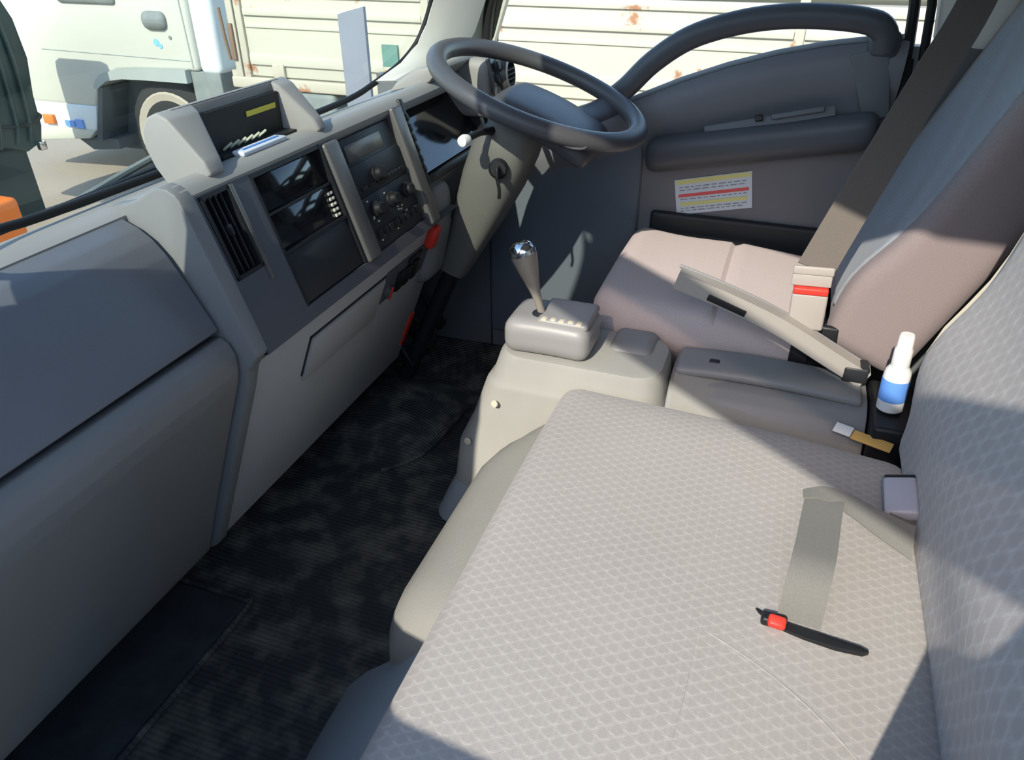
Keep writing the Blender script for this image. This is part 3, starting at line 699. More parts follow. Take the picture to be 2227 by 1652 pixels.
# ================================================================== ENGINE COVER, SHIFTER, CONSOLE
ec = thing('engine_cover', 'pale grey engine cover rising between the seats below the gear lever', 'engine cover', (0.2, 0.4, 0.045))
rows = []
def rrect(x0, x1, y0, y1, z, r, n=6):
    out = []
    for cx, cy, a0 in ((x1 - r, y1 - r, 0), (x0 + r, y1 - r, 90), (x0 + r, y0 + r, 180), (x1 - r, y0 + r, 270)):
        for k in range(n + 1):
            a = R(a0 + 90 * k / n); out.append(V(cx + r * math.cos(a), cy + r * math.sin(a), z))
    return out
for z, x0, x1, y0, y1, r in ((0.436, 0.128, 0.275, 0.20, 0.488, 0.045), (0.434, 0.118, 0.285, 0.19, 0.500, 0.05), (0.425, 0.116, 0.29, 0.185, 0.507, 0.05), (0.375, 0.114, 0.295, 0.18, 0.523, 0.05),
                             (0.368, 0.110, 0.30, 0.178, 0.530, 0.05), (0.358, 0.108, 0.30, 0.176, 0.536, 0.05), (0.27, 0.107, 0.305, 0.172, 0.565, 0.05), (0.21, 0.085, 0.31, 0.15, 0.590, 0.05), (0.135, 0.060, 0.31, 0.14, 0.592, 0.05)):
    rows.append(rrect(x0, x1, y0, y1, z, r))
obj('shifter_tower', loft(rows, True, True), 'cover', ec)
rows = [rrect(0.062, 0.31, 0.14, 0.588, 0.138, 0.05), rrect(0.045, 0.315, 0.13, 0.605, 0.10, 0.05), rrect(0.03, 0.32, 0.13, 0.625, 0.048, 0.05)]
obj('tower_foot', loft(rows, True, True), 'base', ec, 'dark blue grey foot of the tower')
# rounded mound in front of the bench cushion
prof = [(0.368, 0.10), (0.368, 0.318), (0.40, 0.314), (0.435, 0.302), (0.465, 0.282), (0.487, 0.255), (0.500, 0.22), (0.505, 0.18), (0.503, 0.12), (0.50, 0.048)]
rows = []
for i in range(21):
    x = -0.44 + 0.54 * i / 20
    e = max(0.0, (-0.33 - x) / 0.11); k = math.sqrt(max(0.0, 1 - e * e))
    e2 = max(0.0, (x + 0.02) / 0.12); k2 = 1 - 0.55 * e2 ** 2
    rows.append([V(x, 0.368 + (y - 0.368) * (0.45 + 0.55 * k) * k2, 0.048 + (z - 0.048) * (0.80 + 0.20 * k)) for y, z in prof])
rows.insert(0, [V(-0.44, 0.368, 0.048 + (z - 0.048) * 0.8) for y, z in prof])
hump = obj('engine_hump', loft(rows), 'mound'); tag(hump, 'smooth beige grey hump along the floor in front of the bench cushion', 'engine hump')
for p, nrm in (((0.098, 0.50, 0.33), (-1, 0.3, 0.1)), ((0.083, 0.555, 0.235), (-1, 0.3, 0.1))):
    obj('trim_clip', lathe([(0.008, 0), (0.007, 0.003), (0, 0.004)], p, nrm, 12), 'cream', ec)
obj('front_block', softbox(0.20, 0.30, 0.215, 0.305, 0.40, 0.446, 0.02, 0.02), 'console', ec)

sh = thing('gear_shifter', 'gear lever with a chrome capped knob on its grey selector housing', 'gear shifter', (0.18, 0.40, 0.436))
obj('housing', softbox(0.122, 0.246, 0.325, 0.494, 0.434, 0.506, 0.024, 0.02, lambda p: V(p.x, p.y, p.z + 0.004 * (1 - ((p.y - 0.404) / 0.09) ** 2))), 'shifter', sh)
obj('gate_plate', softbox(0.136, 0.238, 0.330, 0.430, 0.500, 0.5125, 0.008, 0.02), 'shifter', sh)
obj('gate_slot', join(box(0.152, 0.160, 0.345, 0.425, 0.511, 0.5135), box(0.152, 0.185, 0.395, 0.402, 0.511, 0.5135), box(0.178, 0.185, 0.35, 0.402, 0.511, 0.5135)), 'black', sh)
for k in range(5): obj('gate_mark', box(0.137 + 0.002 * (k % 2), 0.149, 0.342 + 0.017 * k, 0.352 + 0.017 * k, 0.510, 0.5145, 0.001), 'cream', sh)
obj('boot_ring', lathe([(0.020, 0), (0.018, 0.006), (0.010, 0.009), (0, 0.009)], (0.168, 0.428, 0.505), (0, 0, 1), 18), 'dark', sh)
lb_ = Vector((0.168, 0.426, 0.505)); lt_ = Vector((0.170, 0.472, 0.640)); la = (lt_ - lb_).normalized()
obj('lever', lathe([(0.0075, 0), (0.0075, 0.03), (0.0095, 0.05), (0.015, 0.075), (0.021, 0.10), (0.0245, 0.12), (0.025, 0.128), (0, 0.128)], lb_, la, 22), 'knobmetal', sh)
obj('knob_cap', lathe([(0.0252, 0.126), (0.0255, 0.133), (0.022, 0.142), (0.013, 0.148), (0, 0.149)], lb_, la, 22), 'chrome', sh)

cs = thing('centre_console', 'grey plastic console tray between the bench and the driver seat', 'console', (0.2, 0.0, 0.1))
def pris_y(pts, y0, y1, r=0.004): return prism(pts, 'y', y0, y1, r)
obj('body', pris_y([(0.305, 0.10), (0.305, 0.405), (0.225, 0.408), (0.195, 0.400), (0.175, 0.385), (0.135, 0.335), (0.12, 0.10)], -0.175, 0.177), 'console', cs)
obj('lid', softbox(0.205, 0.300, -0.165, 0.172, 0.400, 0.416, 0.010, 0.03, lambda p: V(p.x, p.y, p.z + 0.010 * math.sin((p.y + 0.165) / 0.37 * math.pi))), 'console', cs)
obj('side_flap', loft([[V(0.215, y, 0.412 - 0.03 * t), V(0.190, y, 0.402 - 0.03 * t), V(0.150, y - 0.004, 0.366 - 0.02 * t), V(0.125, y - 0.006, 0.336 - 0.02 * t)] for y, t in ((0.17, 0), (0.13, 0.1), (0.08, 0.2), (0.0, 0.35), (-0.09, 0.5), (-0.165, 0.6))], thick=0.006), 'mound', cs, 'beige flap along the side of the console')
obj('latch', box(0.238, 0.252, 0.092, 0.112, 0.412, 0.428, 0.003), 'dark', cs)
obj('rear_shelf', box(0.13, 0.30, -0.26, -0.178, 0.10, 0.415, 0.008), 'black', cs)

pb = thing('parking_brake_lever', 'long flat parking brake lever beside the driver seat cushion', 'parking brake', (0.27, -0.17, 0.40))
pth = [(0.275, 0.195, 0.575), (0.275, 0.10, 0.548), (0.275, 0.0, 0.512), (0.275, -0.10, 0.462), (0.275, -0.165, 0.430)]
obj('handle', ribbon(smooth_path(pth, 5), (1, 0, 0.0), 0.036, 0.034), 'brake', pb)
obj('handle_edge', tube(smooth_path([(0.258 + 0.034, y, z + 0.016) for _, y, z in pth], 5), 0.004, 8), 'console', pb)
obj('release_slot', obox((0.256, 0.098, 0.540), (0, 1, 0.33), (0, 0, 1), (-1, 0, 0), 0.075, 0.012, 0.004, 0.001), 'black', pb)
obj('pivot_bracket', box(0.255, 0.297, -0.170, -0.125, 0.422, 0.455, 0.006), 'dark', pb)

# ================================================================== BENCH SEAT
bn = thing('bench_seat', 'two person passenger bench seat in pale grey patterned cloth', 'bench seat', (-0.31, 0.1, 0.04))
def cush(p):
    t = max(0, (p.z - 0.30) / 0.12)
    crown = 0.010 * (1 - ((p.x + 0.31) / 0.42) ** 2) * t
    rear = 0.010 * t * max(0, (-0.05 - p.y) / 0.2)
    wav = 0.003 * math.sin(9 * p.x) * math.sin(8 * p.y + 1) * t
    xr = max(0.0, p.x - 0.0) / 0.10
    yt = (0.36 - p.y) / 0.6
    drop = 0.045 * t * xr ** 2 * yt
    return V(p.x, p.y - 0.02 * (0.42 - p.z) * (1 if p.y > 0.2 else 0), p.z + crown - rear + wav - drop)
obj('cushion', softbox(-0.74, 0.105, -0.24, 0.360, 0.275, 0.418, 0.040, 0.025, cush), 'bench_c', bn)
BM = Matrix.Translation((0, -0.236, 0.415)) @ Matrix.Rotation(R(9.5), 4, 'X')
def backf(p):
    b = 0.035 * math.exp(-((p.z - 0.16) / 0.10) ** 2) if p.y > -0.03 else 0
    return V(p.x, p.y + b, p.z)
obj('backrest', xf(softbox(-0.74, 0.118, -0.115, 0.02, -0.03, 0.66, 0.035, 0.025, backf), BM), 'bench_b', bn)
pp = [BM @ Vector((0.126, -0.002 + 0.035 * math.exp(-((z - 0.16) / 0.10) ** 2), z)) for z in [0.02 + 0.62 * k / 14 for k in range(15)]]
obj('side_piping', tube(pp, 0.0115, 8), 'cream', bn, 'cream edge along the inner side of the backrest')
obj('seat_frame', join(box(-0.72, 0.09, -0.22, 0.30, 0.22, 0.285, 0.01), box(-0.74, -0.45, -0.20, 0.33, 0.045, 0.24, 0.01)), 'base', bn)
obj('base_skirt', loft([[V(-0.755, 0.38, 0.30), V(-0.60, 0.40, 0.30), V(-0.47, 0.40, 0.29), V(-0.40, 0.385, 0.275)], [V(-0.755, 0.46, 0.20), V(-0.60, 0.475, 0.20), V(-0.46, 0.47, 0.20), V(-0.39, 0.45, 0.19)],
                        [V(-0.755, 0.53, 0.10), V(-0.60, 0.540, 0.10), V(-0.47, 0.545, 0.10), V(-0.39, 0.54, 0.10)], [V(-0.755, 0.565, 0.046), V(-0.60, 0.575, 0.046), V(-0.47, 0.580, 0.046), V(-0.39, 0.58, 0.046)]], thick=0.008), 'base', bn, 'dark blue grey plastic skirt under the bench front')
obj('skirt_screw', lathe([(0.008, 0), (0.007, 0.003), (0, 0.004)], (-0.60, 0.545, 0.10), (0, 0.8, 0.5), 12), 'console', bn)
sl = [(-0.355, -0.018), (-0.361, -0.022), (-0.378, -0.045), (-0.383, -0.075), (-0.385, -0.110), (-0.383, -0.140), (-0.378, -0.147), (-0.374, -0.138), (-0.370, -0.100), (-0.366, -0.060), (-0.360, -0.030)]
obj('belt_slot', prism(sl, 'z', 0.424, 0.4312, 0.001), 'black', bn, 'black belt slot in the cushion')
for path_ in ([(-0.40, 0.044), (-0.50, 0.046), (-0.585, 0.052), (-0.70, 0.060)], [(-0.41, 0.036), (-0.43, -0.01), (-0.455, -0.055), (-0.485, -0.098), (-0.525, -0.140), (-0.56, -0.165)]):
    obj('seam', tube(smooth_path([(x, y, cush(V(x, y, 0.4178)).z - 0.0017) for x, y in path_], 4), 0.0024, 8), 'bench_c', bn)
# lap belt lying on the cushion
lbt = thing('lap_belt', 'loose grey lap belt strap folded on the bench cushion, red button at its end', 'seat belt', (-0.25, -0.08, 0.43))
p1 = smooth_path([(-0.188, -0.205, 0.446), (-0.180, -0.165, 0.458), (-0.165, -0.120, 0.470), (-0.160, -0.088, 0.476), (-0.168, -0.060, 0.474)], 5)
wv = []
for i in range(len(p1)):
    t = i / (len(p1) - 1); wv.append(Vector((-0.75 - 0.25 * t, 0.0, -0.65 + 0.75 * t)))
obj('rear_strap', ribbon(p1, wv, [0.046 - 0.026 * i / (len(p1) - 1) for i in range(len(p1))], 0.0022), 'web', lbt)
p2 = smooth_path([(-0.158, -0.090, 0.468), (-0.172, -0.088, 0.4725), (-0.22, -0.083, 0.477), (-0.28, -0.077, 0.484), (-0.312, -0.073, 0.486), (-0.336, -0.070, 0.477), (-0.351, -0.069, 0.458), (-0.362, -0.068, 0.430)], 5)
obj('front_strap', ribbon(p2, (0.08, 1, -0.02), 0.050, 0.0024), 'web', lbt)
bk = obj('buckle', obox((-0.370, -0.040, 0.432), (0, 1, 0), (1, 0, 0), (0, 0, 1), 0.030, 0.016, 0.014, 0.004), 'black', lbt)
obj('release_button', obox((-0.376, -0.043, 0.437), (0, 1, 0.1), (1, 0, 0.3), (-0.5, 0, 1), 0.021, 0.015, 0.013, 0.004), 'red', bk, 'red release button')
b2 = thing('belt_buckle', 'pale lilac grey belt buckle standing at the back of the bench cushion', 'buckle', (-0.10, -0.19, 0.42))
obj('body', obox((-0.098, -0.196, 0.448), (1, 0, 0.12), (0, 1, 0), (-0.12, 0.3, 1), 0.072, 0.044, 0.020, 0.005), 'lilac', b2)
obj('slot_cap', obox((-0.060, -0.196, 0.4525), (1, 0, 0.12), (0, 1, 0), (-0.12, 0.3, 1), 0.008, 0.040, 0.016, 0.002), 'black', b2)
obj('strap', ribbon([(-0.13, -0.196, 0.442), (-0.15, -0.200, 0.434), (-0.165, -0.212, 0.428)], (0, 1, 0.3), 0.036, 0.002), 'web', b2)
# tag at the rear of the console
tg = thing('paper_tag', 'white and orange paper tag tucked beside the rear of the bench cushion', 'tag', (0.13, -0.16, 0.38))
u_ = Vector((-0.029, -0.08, 0.0)).normalized()
obj('white_end', obox((0.142, -0.135, 0.392), u_, (1, 0, 0), (-0.35, 0, 1), 0.030, 0.022, 0.003, 0.001), 'white', tg)
obj('orange_strip', obox((0.126, -0.181, 0.389), u_, (1, 0, 0), (-0.35, 0, 1), 0.066, 0.021, 0.003, 0.001), 'amber', tg, 'orange part of the tag')

# bottle
bt = thing('spray_bottle', 'small white bottle with a blue label standing between the seats', 'bottle', (0.195, -0.205, 0.416))
bx = (0.195, -0.205, 0.418); bax = (0.03, 0.04, 1)
obj('bottle_body', lathe([(0.018, 0), (0.0215, 0.003), (0.022, 0.03), (0.022, 0.066), (0.020, 0.078), (0.0135, 0.088), (0.012, 0.092), (0, 0.092)], bx, bax, 24), 'white', bt)
obj('label', lathe([(0.0222, 0.022), (0.0226, 0.024), (0.0226, 0.060), (0.0222, 0.062)], bx, bax, 24), 'bluelabel', bt, 'blue label')
obj('cap', lathe([(0.0145, 0.086), (0.0150, 0.088), (0.0145, 0.118), (0.0125, 0.122), (0.0120, 0.142), (0.0105, 0.145), (0, 0.145)], bx, bax, 20), 'white', bt)

# ================================================================== DRIVER SEAT
ds = thing('driver_seat', 'driver seat in plain pinkish grey cloth beside the door', 'seat', (0.55, 0.1, 0.04))
def dcush(p):
    t = max(0, (p.z - 0.36) / 0.12)
    cr = 0.012 * (1 - ((p.x - 0.55) / 0.25) ** 2) * t
    nose = 0.02 * max(0, (p.y - 0.2) / 0.17) ** 2 * t
    slit = -0.012 * math.exp(-((p.y - 0.115) / 0.006) ** 2) * t
    return V(p.x, p.y, p.z + cr + nose + slit - 0.02 * t * max(0, (0.1 - p.y) / 0.2))
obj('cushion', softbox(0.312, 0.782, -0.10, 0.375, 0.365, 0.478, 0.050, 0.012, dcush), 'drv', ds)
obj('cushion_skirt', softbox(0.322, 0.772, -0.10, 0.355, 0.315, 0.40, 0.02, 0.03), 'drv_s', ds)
DM = Matrix.Translation((0, -0.115, 0.47)) @ Matrix.Rotation(R(23), 4, 'X')
def dback(p):
    b = 0.028 * math.exp(-((p.z - 0.10) / 0.10) ** 2) if p.y > -0.04 else 0
    wings = 0.018 * abs((p.x - 0.545) / 0.235) ** 3 if p.y > -0.04 else 0
    return V(p.x, p.y + b + wings, p.z)
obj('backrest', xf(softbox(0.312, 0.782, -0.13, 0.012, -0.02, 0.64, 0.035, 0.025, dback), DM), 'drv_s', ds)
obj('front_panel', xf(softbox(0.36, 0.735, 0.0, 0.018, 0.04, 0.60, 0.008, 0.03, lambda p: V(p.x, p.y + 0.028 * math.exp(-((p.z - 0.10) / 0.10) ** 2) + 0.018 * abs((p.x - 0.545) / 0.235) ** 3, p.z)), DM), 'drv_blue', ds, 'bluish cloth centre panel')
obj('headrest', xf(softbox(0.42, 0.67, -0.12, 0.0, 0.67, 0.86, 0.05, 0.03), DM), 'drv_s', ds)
obj('seat_base', box(0.335, 0.765, -0.08, 0.31, 0.045, 0.32, 0.02), 'black', ds)
obj('height_bracket', box(0.312, 0.326, -0.11, -0.06, 0.38, 0.50, 0.006), 'black', ds)

db = thing('shoulder_belt', 'dark diagonal webbing crossing the driver seat to its buckle', 'seat belt', (0.30, -0.04, 0.6))
bp_ = smooth_path([(0.302, -0.042, 0.615), (0.38, -0.083, 0.705), (0.46, -0.128, 0.800), (0.56, -0.180, 0.91), (0.66, -0.232, 1.02), (0.755, -0.27, 1.16), (0.785, -0.285, 1.30)], 5)
obj('webbing', ribbon(bp_, (0.10, -1.0, -0.30), 0.066, 0.003), 'webdark', db)
obj('tongue', join(obox((0.299, -0.040, 0.612), (0.0, -1, 0.05), (0, 0, 1), (-1, 0, 0.1), 0.070, 0.016, 0.008, 0.003), obox((0.298, -0.040, 0.594), (0.0, -1, 0.05), (0, 0, 1), (-1, 0, 0.1), 0.068, 0.022, 0.006, 0.002)), 'buckle', db)
bu = thing('seat_belt_buckle', 'grey buckle with a red top button between console and driver seat', 'buckle', (0.30, -0.045, 0.42))
obj('body', obox((0.298, -0.044, 0.535), (0.0, -1, 0.05), (0, 0, 1), (-1, 0, 0.0), 0.062, 0.072, 0.022, 0.005), 'buckle', bu)
obj('release_button', obox((0.296, -0.042, 0.576), (0.0, -1, 0.05), (0, 0, 1), (-1, 0, 0.0), 0.060, 0.013, 0.022, 0.003), 'red', bu, 'red release button')
obj('stem', box(0.3015, 0.3085, -0.065, -0.030, 0.36, 0.50, 0.003), 'black', bu)

# ================================================================== DRIVER'S DOOR
dr = thing('truck_door', 'closed driver door with dark grey trim and a large arched grab bar', 'door', (0.83, 0.35, 0.0))
def sill_z(y): return 0.905 - 0.29 * y + 0.0 * y if y > -0.2 else 0.96
ys = [-0.155, -0.09, 0.0, 0.1, 0.2, 0.3, 0.4, 0.5, 0.6, 0.7, 0.78]
def sz(y): return 0.933 - 0.12 * (y + 0.087) - 0.38 * (y + 0.087) ** 2 if y < 0.45 else 0.753 - 0.30 * (y - 0.45)
rows = []
for y in ys:
    s0 = sz(y)
    rows.append([V(0.845, y, s0 - 0.004), V(0.815, y, s0), V(0.795, y, s0 - 0.003), V(0.782, y, s0 - 0.018), V(0.776, y, s0 - 0.05), V(0.780, y, s0 - 0.085), V(0.792, y, s0 - 0.115), V(0.803, y, s0 - 0.15),
                 V(0.806, y, 0.50), V(0.806, y, 0.30), V(0.806, y, 0.02), V(0.845, y, 0.02)])
obj('inner_panel', loft(rows, False), 'door', dr)
obj('outer_skin', prism([(-0.16, -0.28), (-0.16, sz(-0.16) - 0.01), (0.40, sz(0.40) - 0.01), (0.80, sz(0.80) - 0.01), (0.86, -0.28)], 'x', 0.838, 0.855), 'truckwhite', dr)
obj('sill_strip', tube([(0.806, y, sz(y) + 0.003) for y in ys], 0.006, 8), 'base', dr, 'blue grey weather strip along the window sill')
obj('corner_trim', prism([(-0.045, 0.905), (-0.118, 0.925), (-0.150, 0.79), (-0.115, 0.775), (-0.10, 0.775)], 'x', 0.776, 0.80, 0.004), 'door_hi', dr, 'lighter grey trim at the rear corner')
def armf(p):
    return V(p.x, p.y, p.z + 0.06 * (0.36 - p.y) * -1 + 0.0)
arm = obj('armrest', softbox(0.740, 0.81, -0.135, 0.362, 0.712, 0.800, 0.032, 0.02, lambda p: V(p.x + 0.02 * max(0, (0.745 - p.z) / 0.05), p.y, p.z - 0.20 * (p.y + 0.12))), 'armrest', dr)
obj('pull_recess', obox((0.771, 0.095, 0.762), (0, 1, -0.24), (0, 0.24, 1), (-1, 0, 0.4), 0.28, 0.022, 0.006, 0.002), 'door_hi', arm)
obj('lock_button', obox((0.768, 0.115, 0.768), (0, 1, -0.24), (0, 0.24, 1), (-1, 0, 0.4), 0.016, 0.014, 0.010, 0.002), 'black', arm)
obj('release_lever', obox((0.766, 0.035, 0.785), (0, 1, -0.24), (0, 0.24, 1), (-1, 0, 0.4), 0.11, 0.012, 0.008, 0.003), 'door_hi', arm)
obj('front_pad', softbox(0.790, 0.812, 0.372, 0.78, 0.10, 0.76, 0.010, 0.05, lambda p: V(p.x, p.y, p.z if p.z < 0.5 else p.z - 0.10 * (p.y - 0.36))), 'doorfront', dr)
obj('map_pocket', softbox(0.788, 0.812, -0.13, 0.34, 0.30, 0.52, 0.011, 0.04), 'dark', dr)
ap = smooth_path([(0.782, 0.475, 0.770), (0.775, 0.423, 0.812), (0.772, 0.365, 0.872), (0.770, 0.289, 0.925), (0.770, 0.195, 0.958), (0.770, 0.103, 0.974), (0.770, 0.013, 0.977), (0.772, -0.070, 0.970), (0.778, -0.102, 0.950), (0.786, -0.108, 0.915)], 5)
obj('grab_bar', tube(ap, [0.025] * (len(ap) - 10) + [0.026] * 10, 14, up=(1, 0, 0), ry=0.022), 'armrest', dr)
obj('grab_bar_mount', softbox(0.772, 0.812, -0.138, -0.076, 0.900, 0.955, 0.016, 0.02), 'armrest', dr)
obj('window_glass', loft([[V(0.826, y, sz(y) - 0.02), V(0.815, y - 0.0, 1.15), V(0.795, min(y, 0.60), 1.48)] for y in (-0.15, 0.1, 0.35, 0.55, 0.70, 0.74)], thick=0.004), 'sideglass', dr)
st = obj('warning_sticker', loft([[V(0.8035, 0.290, 0.599), V(0.8035, 0.111, 0.640)], [V(0.8035, 0.275, 0.513), V(0.8035, 0.097, 0.552)]], thick=0.001), 'paper', dr)
def sband(t0, t1, u0, u1, m, nm):
    A, B, C_, D = V(0.802, 0.290, 0.599), V(0.802, 0.111, 0.640), V(0.802, 0.275, 0.513), V(0.802, 0.097, 0.552)
    def P(u, t): return (A.lerp(B, u)).lerp(C_.lerp(D, u), t)
    return loft([[P(u0, t0), P(u1, t0)], [P(u0, t1), P(u1, t1)]], thick=0.0008)
obj('yellow_band', join(sband(0.02, 0.14, 0.02, 0.98, 0, 0), sband(0.66, 0.76, 0.06, 0.94, 0, 0)), 'yellowink', st)
obj('red_band', sband(0.42, 0.51, 0.04, 0.96, 0, 0), 'redink', st)
ln = []
for k, t in enumerate((0.22, 0.30, 0.56, 0.82, 0.89)):
    u = 0.06
    while u < 0.9:
        wd = 0.03 + 0.07 * random.random(); ln.append(sband(t, t + 0.022, u, min(u + wd, 0.93), 0, 0)); u += wd + 0.025
obj('printed_lines', join(*ln), 'ink', st)

# ================================================================== PASSENGER DOOR, SWUNG OPEN
pdr = thing('truck_door', 'open passenger door with its window frame, swung forward', 'door', (-0.82, 0.86, 0.0))  # unseen; drawn longer than its opening so its shadow band reaches the backrest
th = R(38); hx, hy = -0.82, 0.86
def DP(s, z, o=0.0): return V(hx - s * math.sin(th) + o * math.cos(th), hy - s * math.cos(th) - o * math.sin(th), z)
ss = [0.02 + 1.20 * k / 12 for k in range(13)]
def dz(s): return 0.565 + 0.41 * min(s, 0.97)
obj('inner_panel', loft([[DP(s, -0.25, 0), DP(s, dz(s), 0), DP(s, dz(s), 0.05), DP(s, -0.25, 0.05)] for s in ss], True, True), 'door', pdr)
obj('window_frame', join(loft([[DP(s, 1.59, -0.01), DP(s, 1.672, 0.0), DP(s, 1.672, 0.03), DP(s, 1.59, 0.03)] for s in (0.32, 0.66, 0.96, 1.24)], True, True),
                         tube(smooth_path([DP(0.03, dz(0.03) - 0.02, 0.02), DP(0.10, 1.0, 0.02), DP(0.22, 1.40, 0.02), DP(0.34, 1.65, 0.02)], 4), 0.02, 10)), 'black', pdr)
obj('mirror_sail', join(slab([DP(0.0, 0.55), DP(0.24, 0.62), DP(0.20, 1.12), DP(0.12, 1.20), DP(0.0, 1.22)], V(math.cos(th), -math.sin(th), 0) * 0.02)), 'black', pdr)
obj('smoked_visor', loft([[DP(s, 1.475, -0.03), DP(s, 1.60, -0.015)] for s in (0.30, 0.5, 0.7, 0.96, 1.24)], thick=0.003), 'visor', pdr, 'smoked rain visor along the window top')

# ================================================================== OUTSIDE
struct('wall_skyblock', box(-6.4, -6.2, -14, 14, -0.85, 2.5), 'skyblock', 'long grey unseen wall added outside on the passenger side to cut sky light', 'wall')  # unseen wall, added to dim the sky light entering the cab
struct('ground', loft([[V(-40 + 80 * i / 8, -40 + 80 * j / 8, -0.85) for j in range(9)] for i in range(9)]), 'asphalt', 'sunlit asphalt of the truck yard', 'ground')

TX = 3.9
tk = thing('dropside_lorry', 'white dropside truck with rusty cargo side, parked beyond the windscreen', 'truck', (5.0, 3.5, -0.85))
cab_poly = [(6.55, -0.20), (6.62, 0.20), (6.50, 0.75), (6.10, 1.75), (4.38, 1.75), (4.40, 0.14), (4.57, 0.14), (5.0, 0.125), (5.2, 0.11), (5.36, 0.05), (5.44, -0.02), (5.53, -0.20)]
cabp = obj('cab_body', prism(cab_poly, 'x', TX, TX + 1.9, 0.03, 3), 'truckwhite', tk)
obj('cab_rear_panel', prism([(4.40, 0.12), (4.40, 1.75), (4.16, 1.75), (4.20, 0.12)], 'x', TX + 0.01, TX + 1.85, 0.05, 3), 'truckshade', tk, 'rounded pale panel at the rear of the cab')
obj('lower_body', prism([(6.55, -0.19), (6.62, -0.30), (6.62, -0.40), (5.60, -0.40), (5.53, -0.19)], 'x', TX - 0.005, TX + 1.9, 0.02, 2), 'truckshade', tk)
obj('bumper', prism([(6.64, -0.39), (6.66, -0.52), (6.60, -0.56), (5.70, -0.47), (5.60, -0.39)], 'x', TX - 0.012, TX + 1.9, 0.015, 2), 'truckwhite', tk)
obj('bumper_valance', prism([(5.85, -0.49), (5.70, -0.46), (5.42, -0.46), (5.42, -0.54), (5.72, -0.57)], 'x', TX + 0.02, TX + 1.8), 'truckdark', tk)
obj('side_window', prism([(6.00, 0.66), (5.66, 1.55), (4.62, 1.55), (4.62, 0.66)], 'x', TX - 0.004, TX + 0.02, 0.004), 'piano', tk)
dh = obj('door_handle', xf(softbox(TX - 0.015, TX + 0.01, 4.60, 4.82, 0.425, 0.555, 0.05, 0.04), Matrix.Identity(4)), 'truckgrey', tk)
obj('grip', box(TX - 0.03, TX - 0.012, 4.62, 4.80, 0.475, 0.50, 0.006), 'black', dh)
obj('door_seam', join(tube([(TX - 0.001, 4.45, 1.5), (TX - 0.001, 4.45, 0.6), (TX - 0.001, 4.44, 0.17)], 0.006, 6), tube([(TX - 0.001, 5.95, 0.235), (TX - 0.001, 5.2, 0.225), (TX - 0.001, 4.46, 0.215)], 0.004, 6)), 'fender', tk)
obj('vent_opening', softbox(TX - 0.01, TX + 0.01, 5.05, 5.62, 0.585, 0.72, 0.03, 0.05), 'truckgrey', tk)
obj('blue_mark', join(lathe([(0.026, 0), (0.026, 0.003), (0, 0.003)], (TX - 0.001, 4.745, 0.335), (-1, 0, 0), 14), lathe([(0.018, 0), (0.018, 0.003), (0, 0.003)], (TX - 0.001, 4.71, 0.31), (-1, 0, 0), 14)), 'skyblue', tk)
obj('keyhole', lathe([(0.014, 0), (0.014, 0.004), (0, 0.004)], (TX - 0.001, 4.60, 0.375), (-1, 0, 0), 12), 'truckgrey', tk)
obj('side_marker', box(TX - 0.035, TX, 6.03, 6.15, -0.37, -0.29, 0.01), 'orange', tk)
obj('blue_sticker', join(box(TX - 0.020, TX - 0.006, 5.72, 5.80, -0.385, -0.315), box(TX - 0.018, TX - 0.006, 5.82, 5.92, -0.38, -0.33)), 'bluelabel', tk)
# fender and front wheel
arc = [(5.44, -0.05), (5.40, -0.02), (5.32, 0.025), (5.15, 0.05), (4.9, 0.055), (4.56, 0.055), (4.50, 0.055)]
arc2 = [(5.47, -0.03), (5.44, 0.02), (5.37, 0.075), (5.2, 0.12), (4.95, 0.138), (4.57, 0.152), (4.50, 0.152)]
rows = []
for (y1, z1), (y2, z2) in zip(arc, arc2): rows.append([V(TX - 0.035, y1, z1), V(TX - 0.035, y2, z2), V(TX + 0.3, y2, z2), V(TX + 0.3, y1, z1)])
obj('fender', loft(rows, True, True), 'fender', tk)
obj('wheel_well', join(box(TX + 0.26, TX + 0.32, 4.45, 5.6, -0.6, 0.12), prism([(5.60, -0.47), (5.50, -0.22), (5.43, -0.03), (5.38, -0.03), (5.46, -0.25), (5.54, -0.47)], 'x', TX - 0.03, TX + 0.30)), 'truckdark', tk)
wh = obj('tyre', lathe([(0.20, 0), (0.36, 0.0), (0.42, 0.02), (0.45, 0.05), (0.45, 0.15), (0.42, 0.18), (0.36, 0.20), (0.20, 0.20)], (TX + 0.05, 4.82, -0.40), (1, 0, 0), 40), 'rubber', tk)
obj('rim', lathe([(0, 0.06), (0.07, 0.03), (0.12, 0.03), (0.16, 0.03), (0.345, -0.012), (0.36, 0.0), (0.36, 0.18), (0, 0.18)], (TX + 0.05, 4.82, -0.40), (1, 0, 0), 32), 'hubm', wh)
obj('wheel_hub', lathe([(0.075, 0.0), (0.07, -0.03), (0.05, -0.05), (0, -0.05)], (TX + 0.06, 4.82, -0.40), (1, 0, 0), 20), 'hubm', wh)
obj('mud_guard', box(TX + 0.02, TX + 0.30, 4.22, 4.50, -0.35, 0.14, 0.01), 'truckgrey', tk)
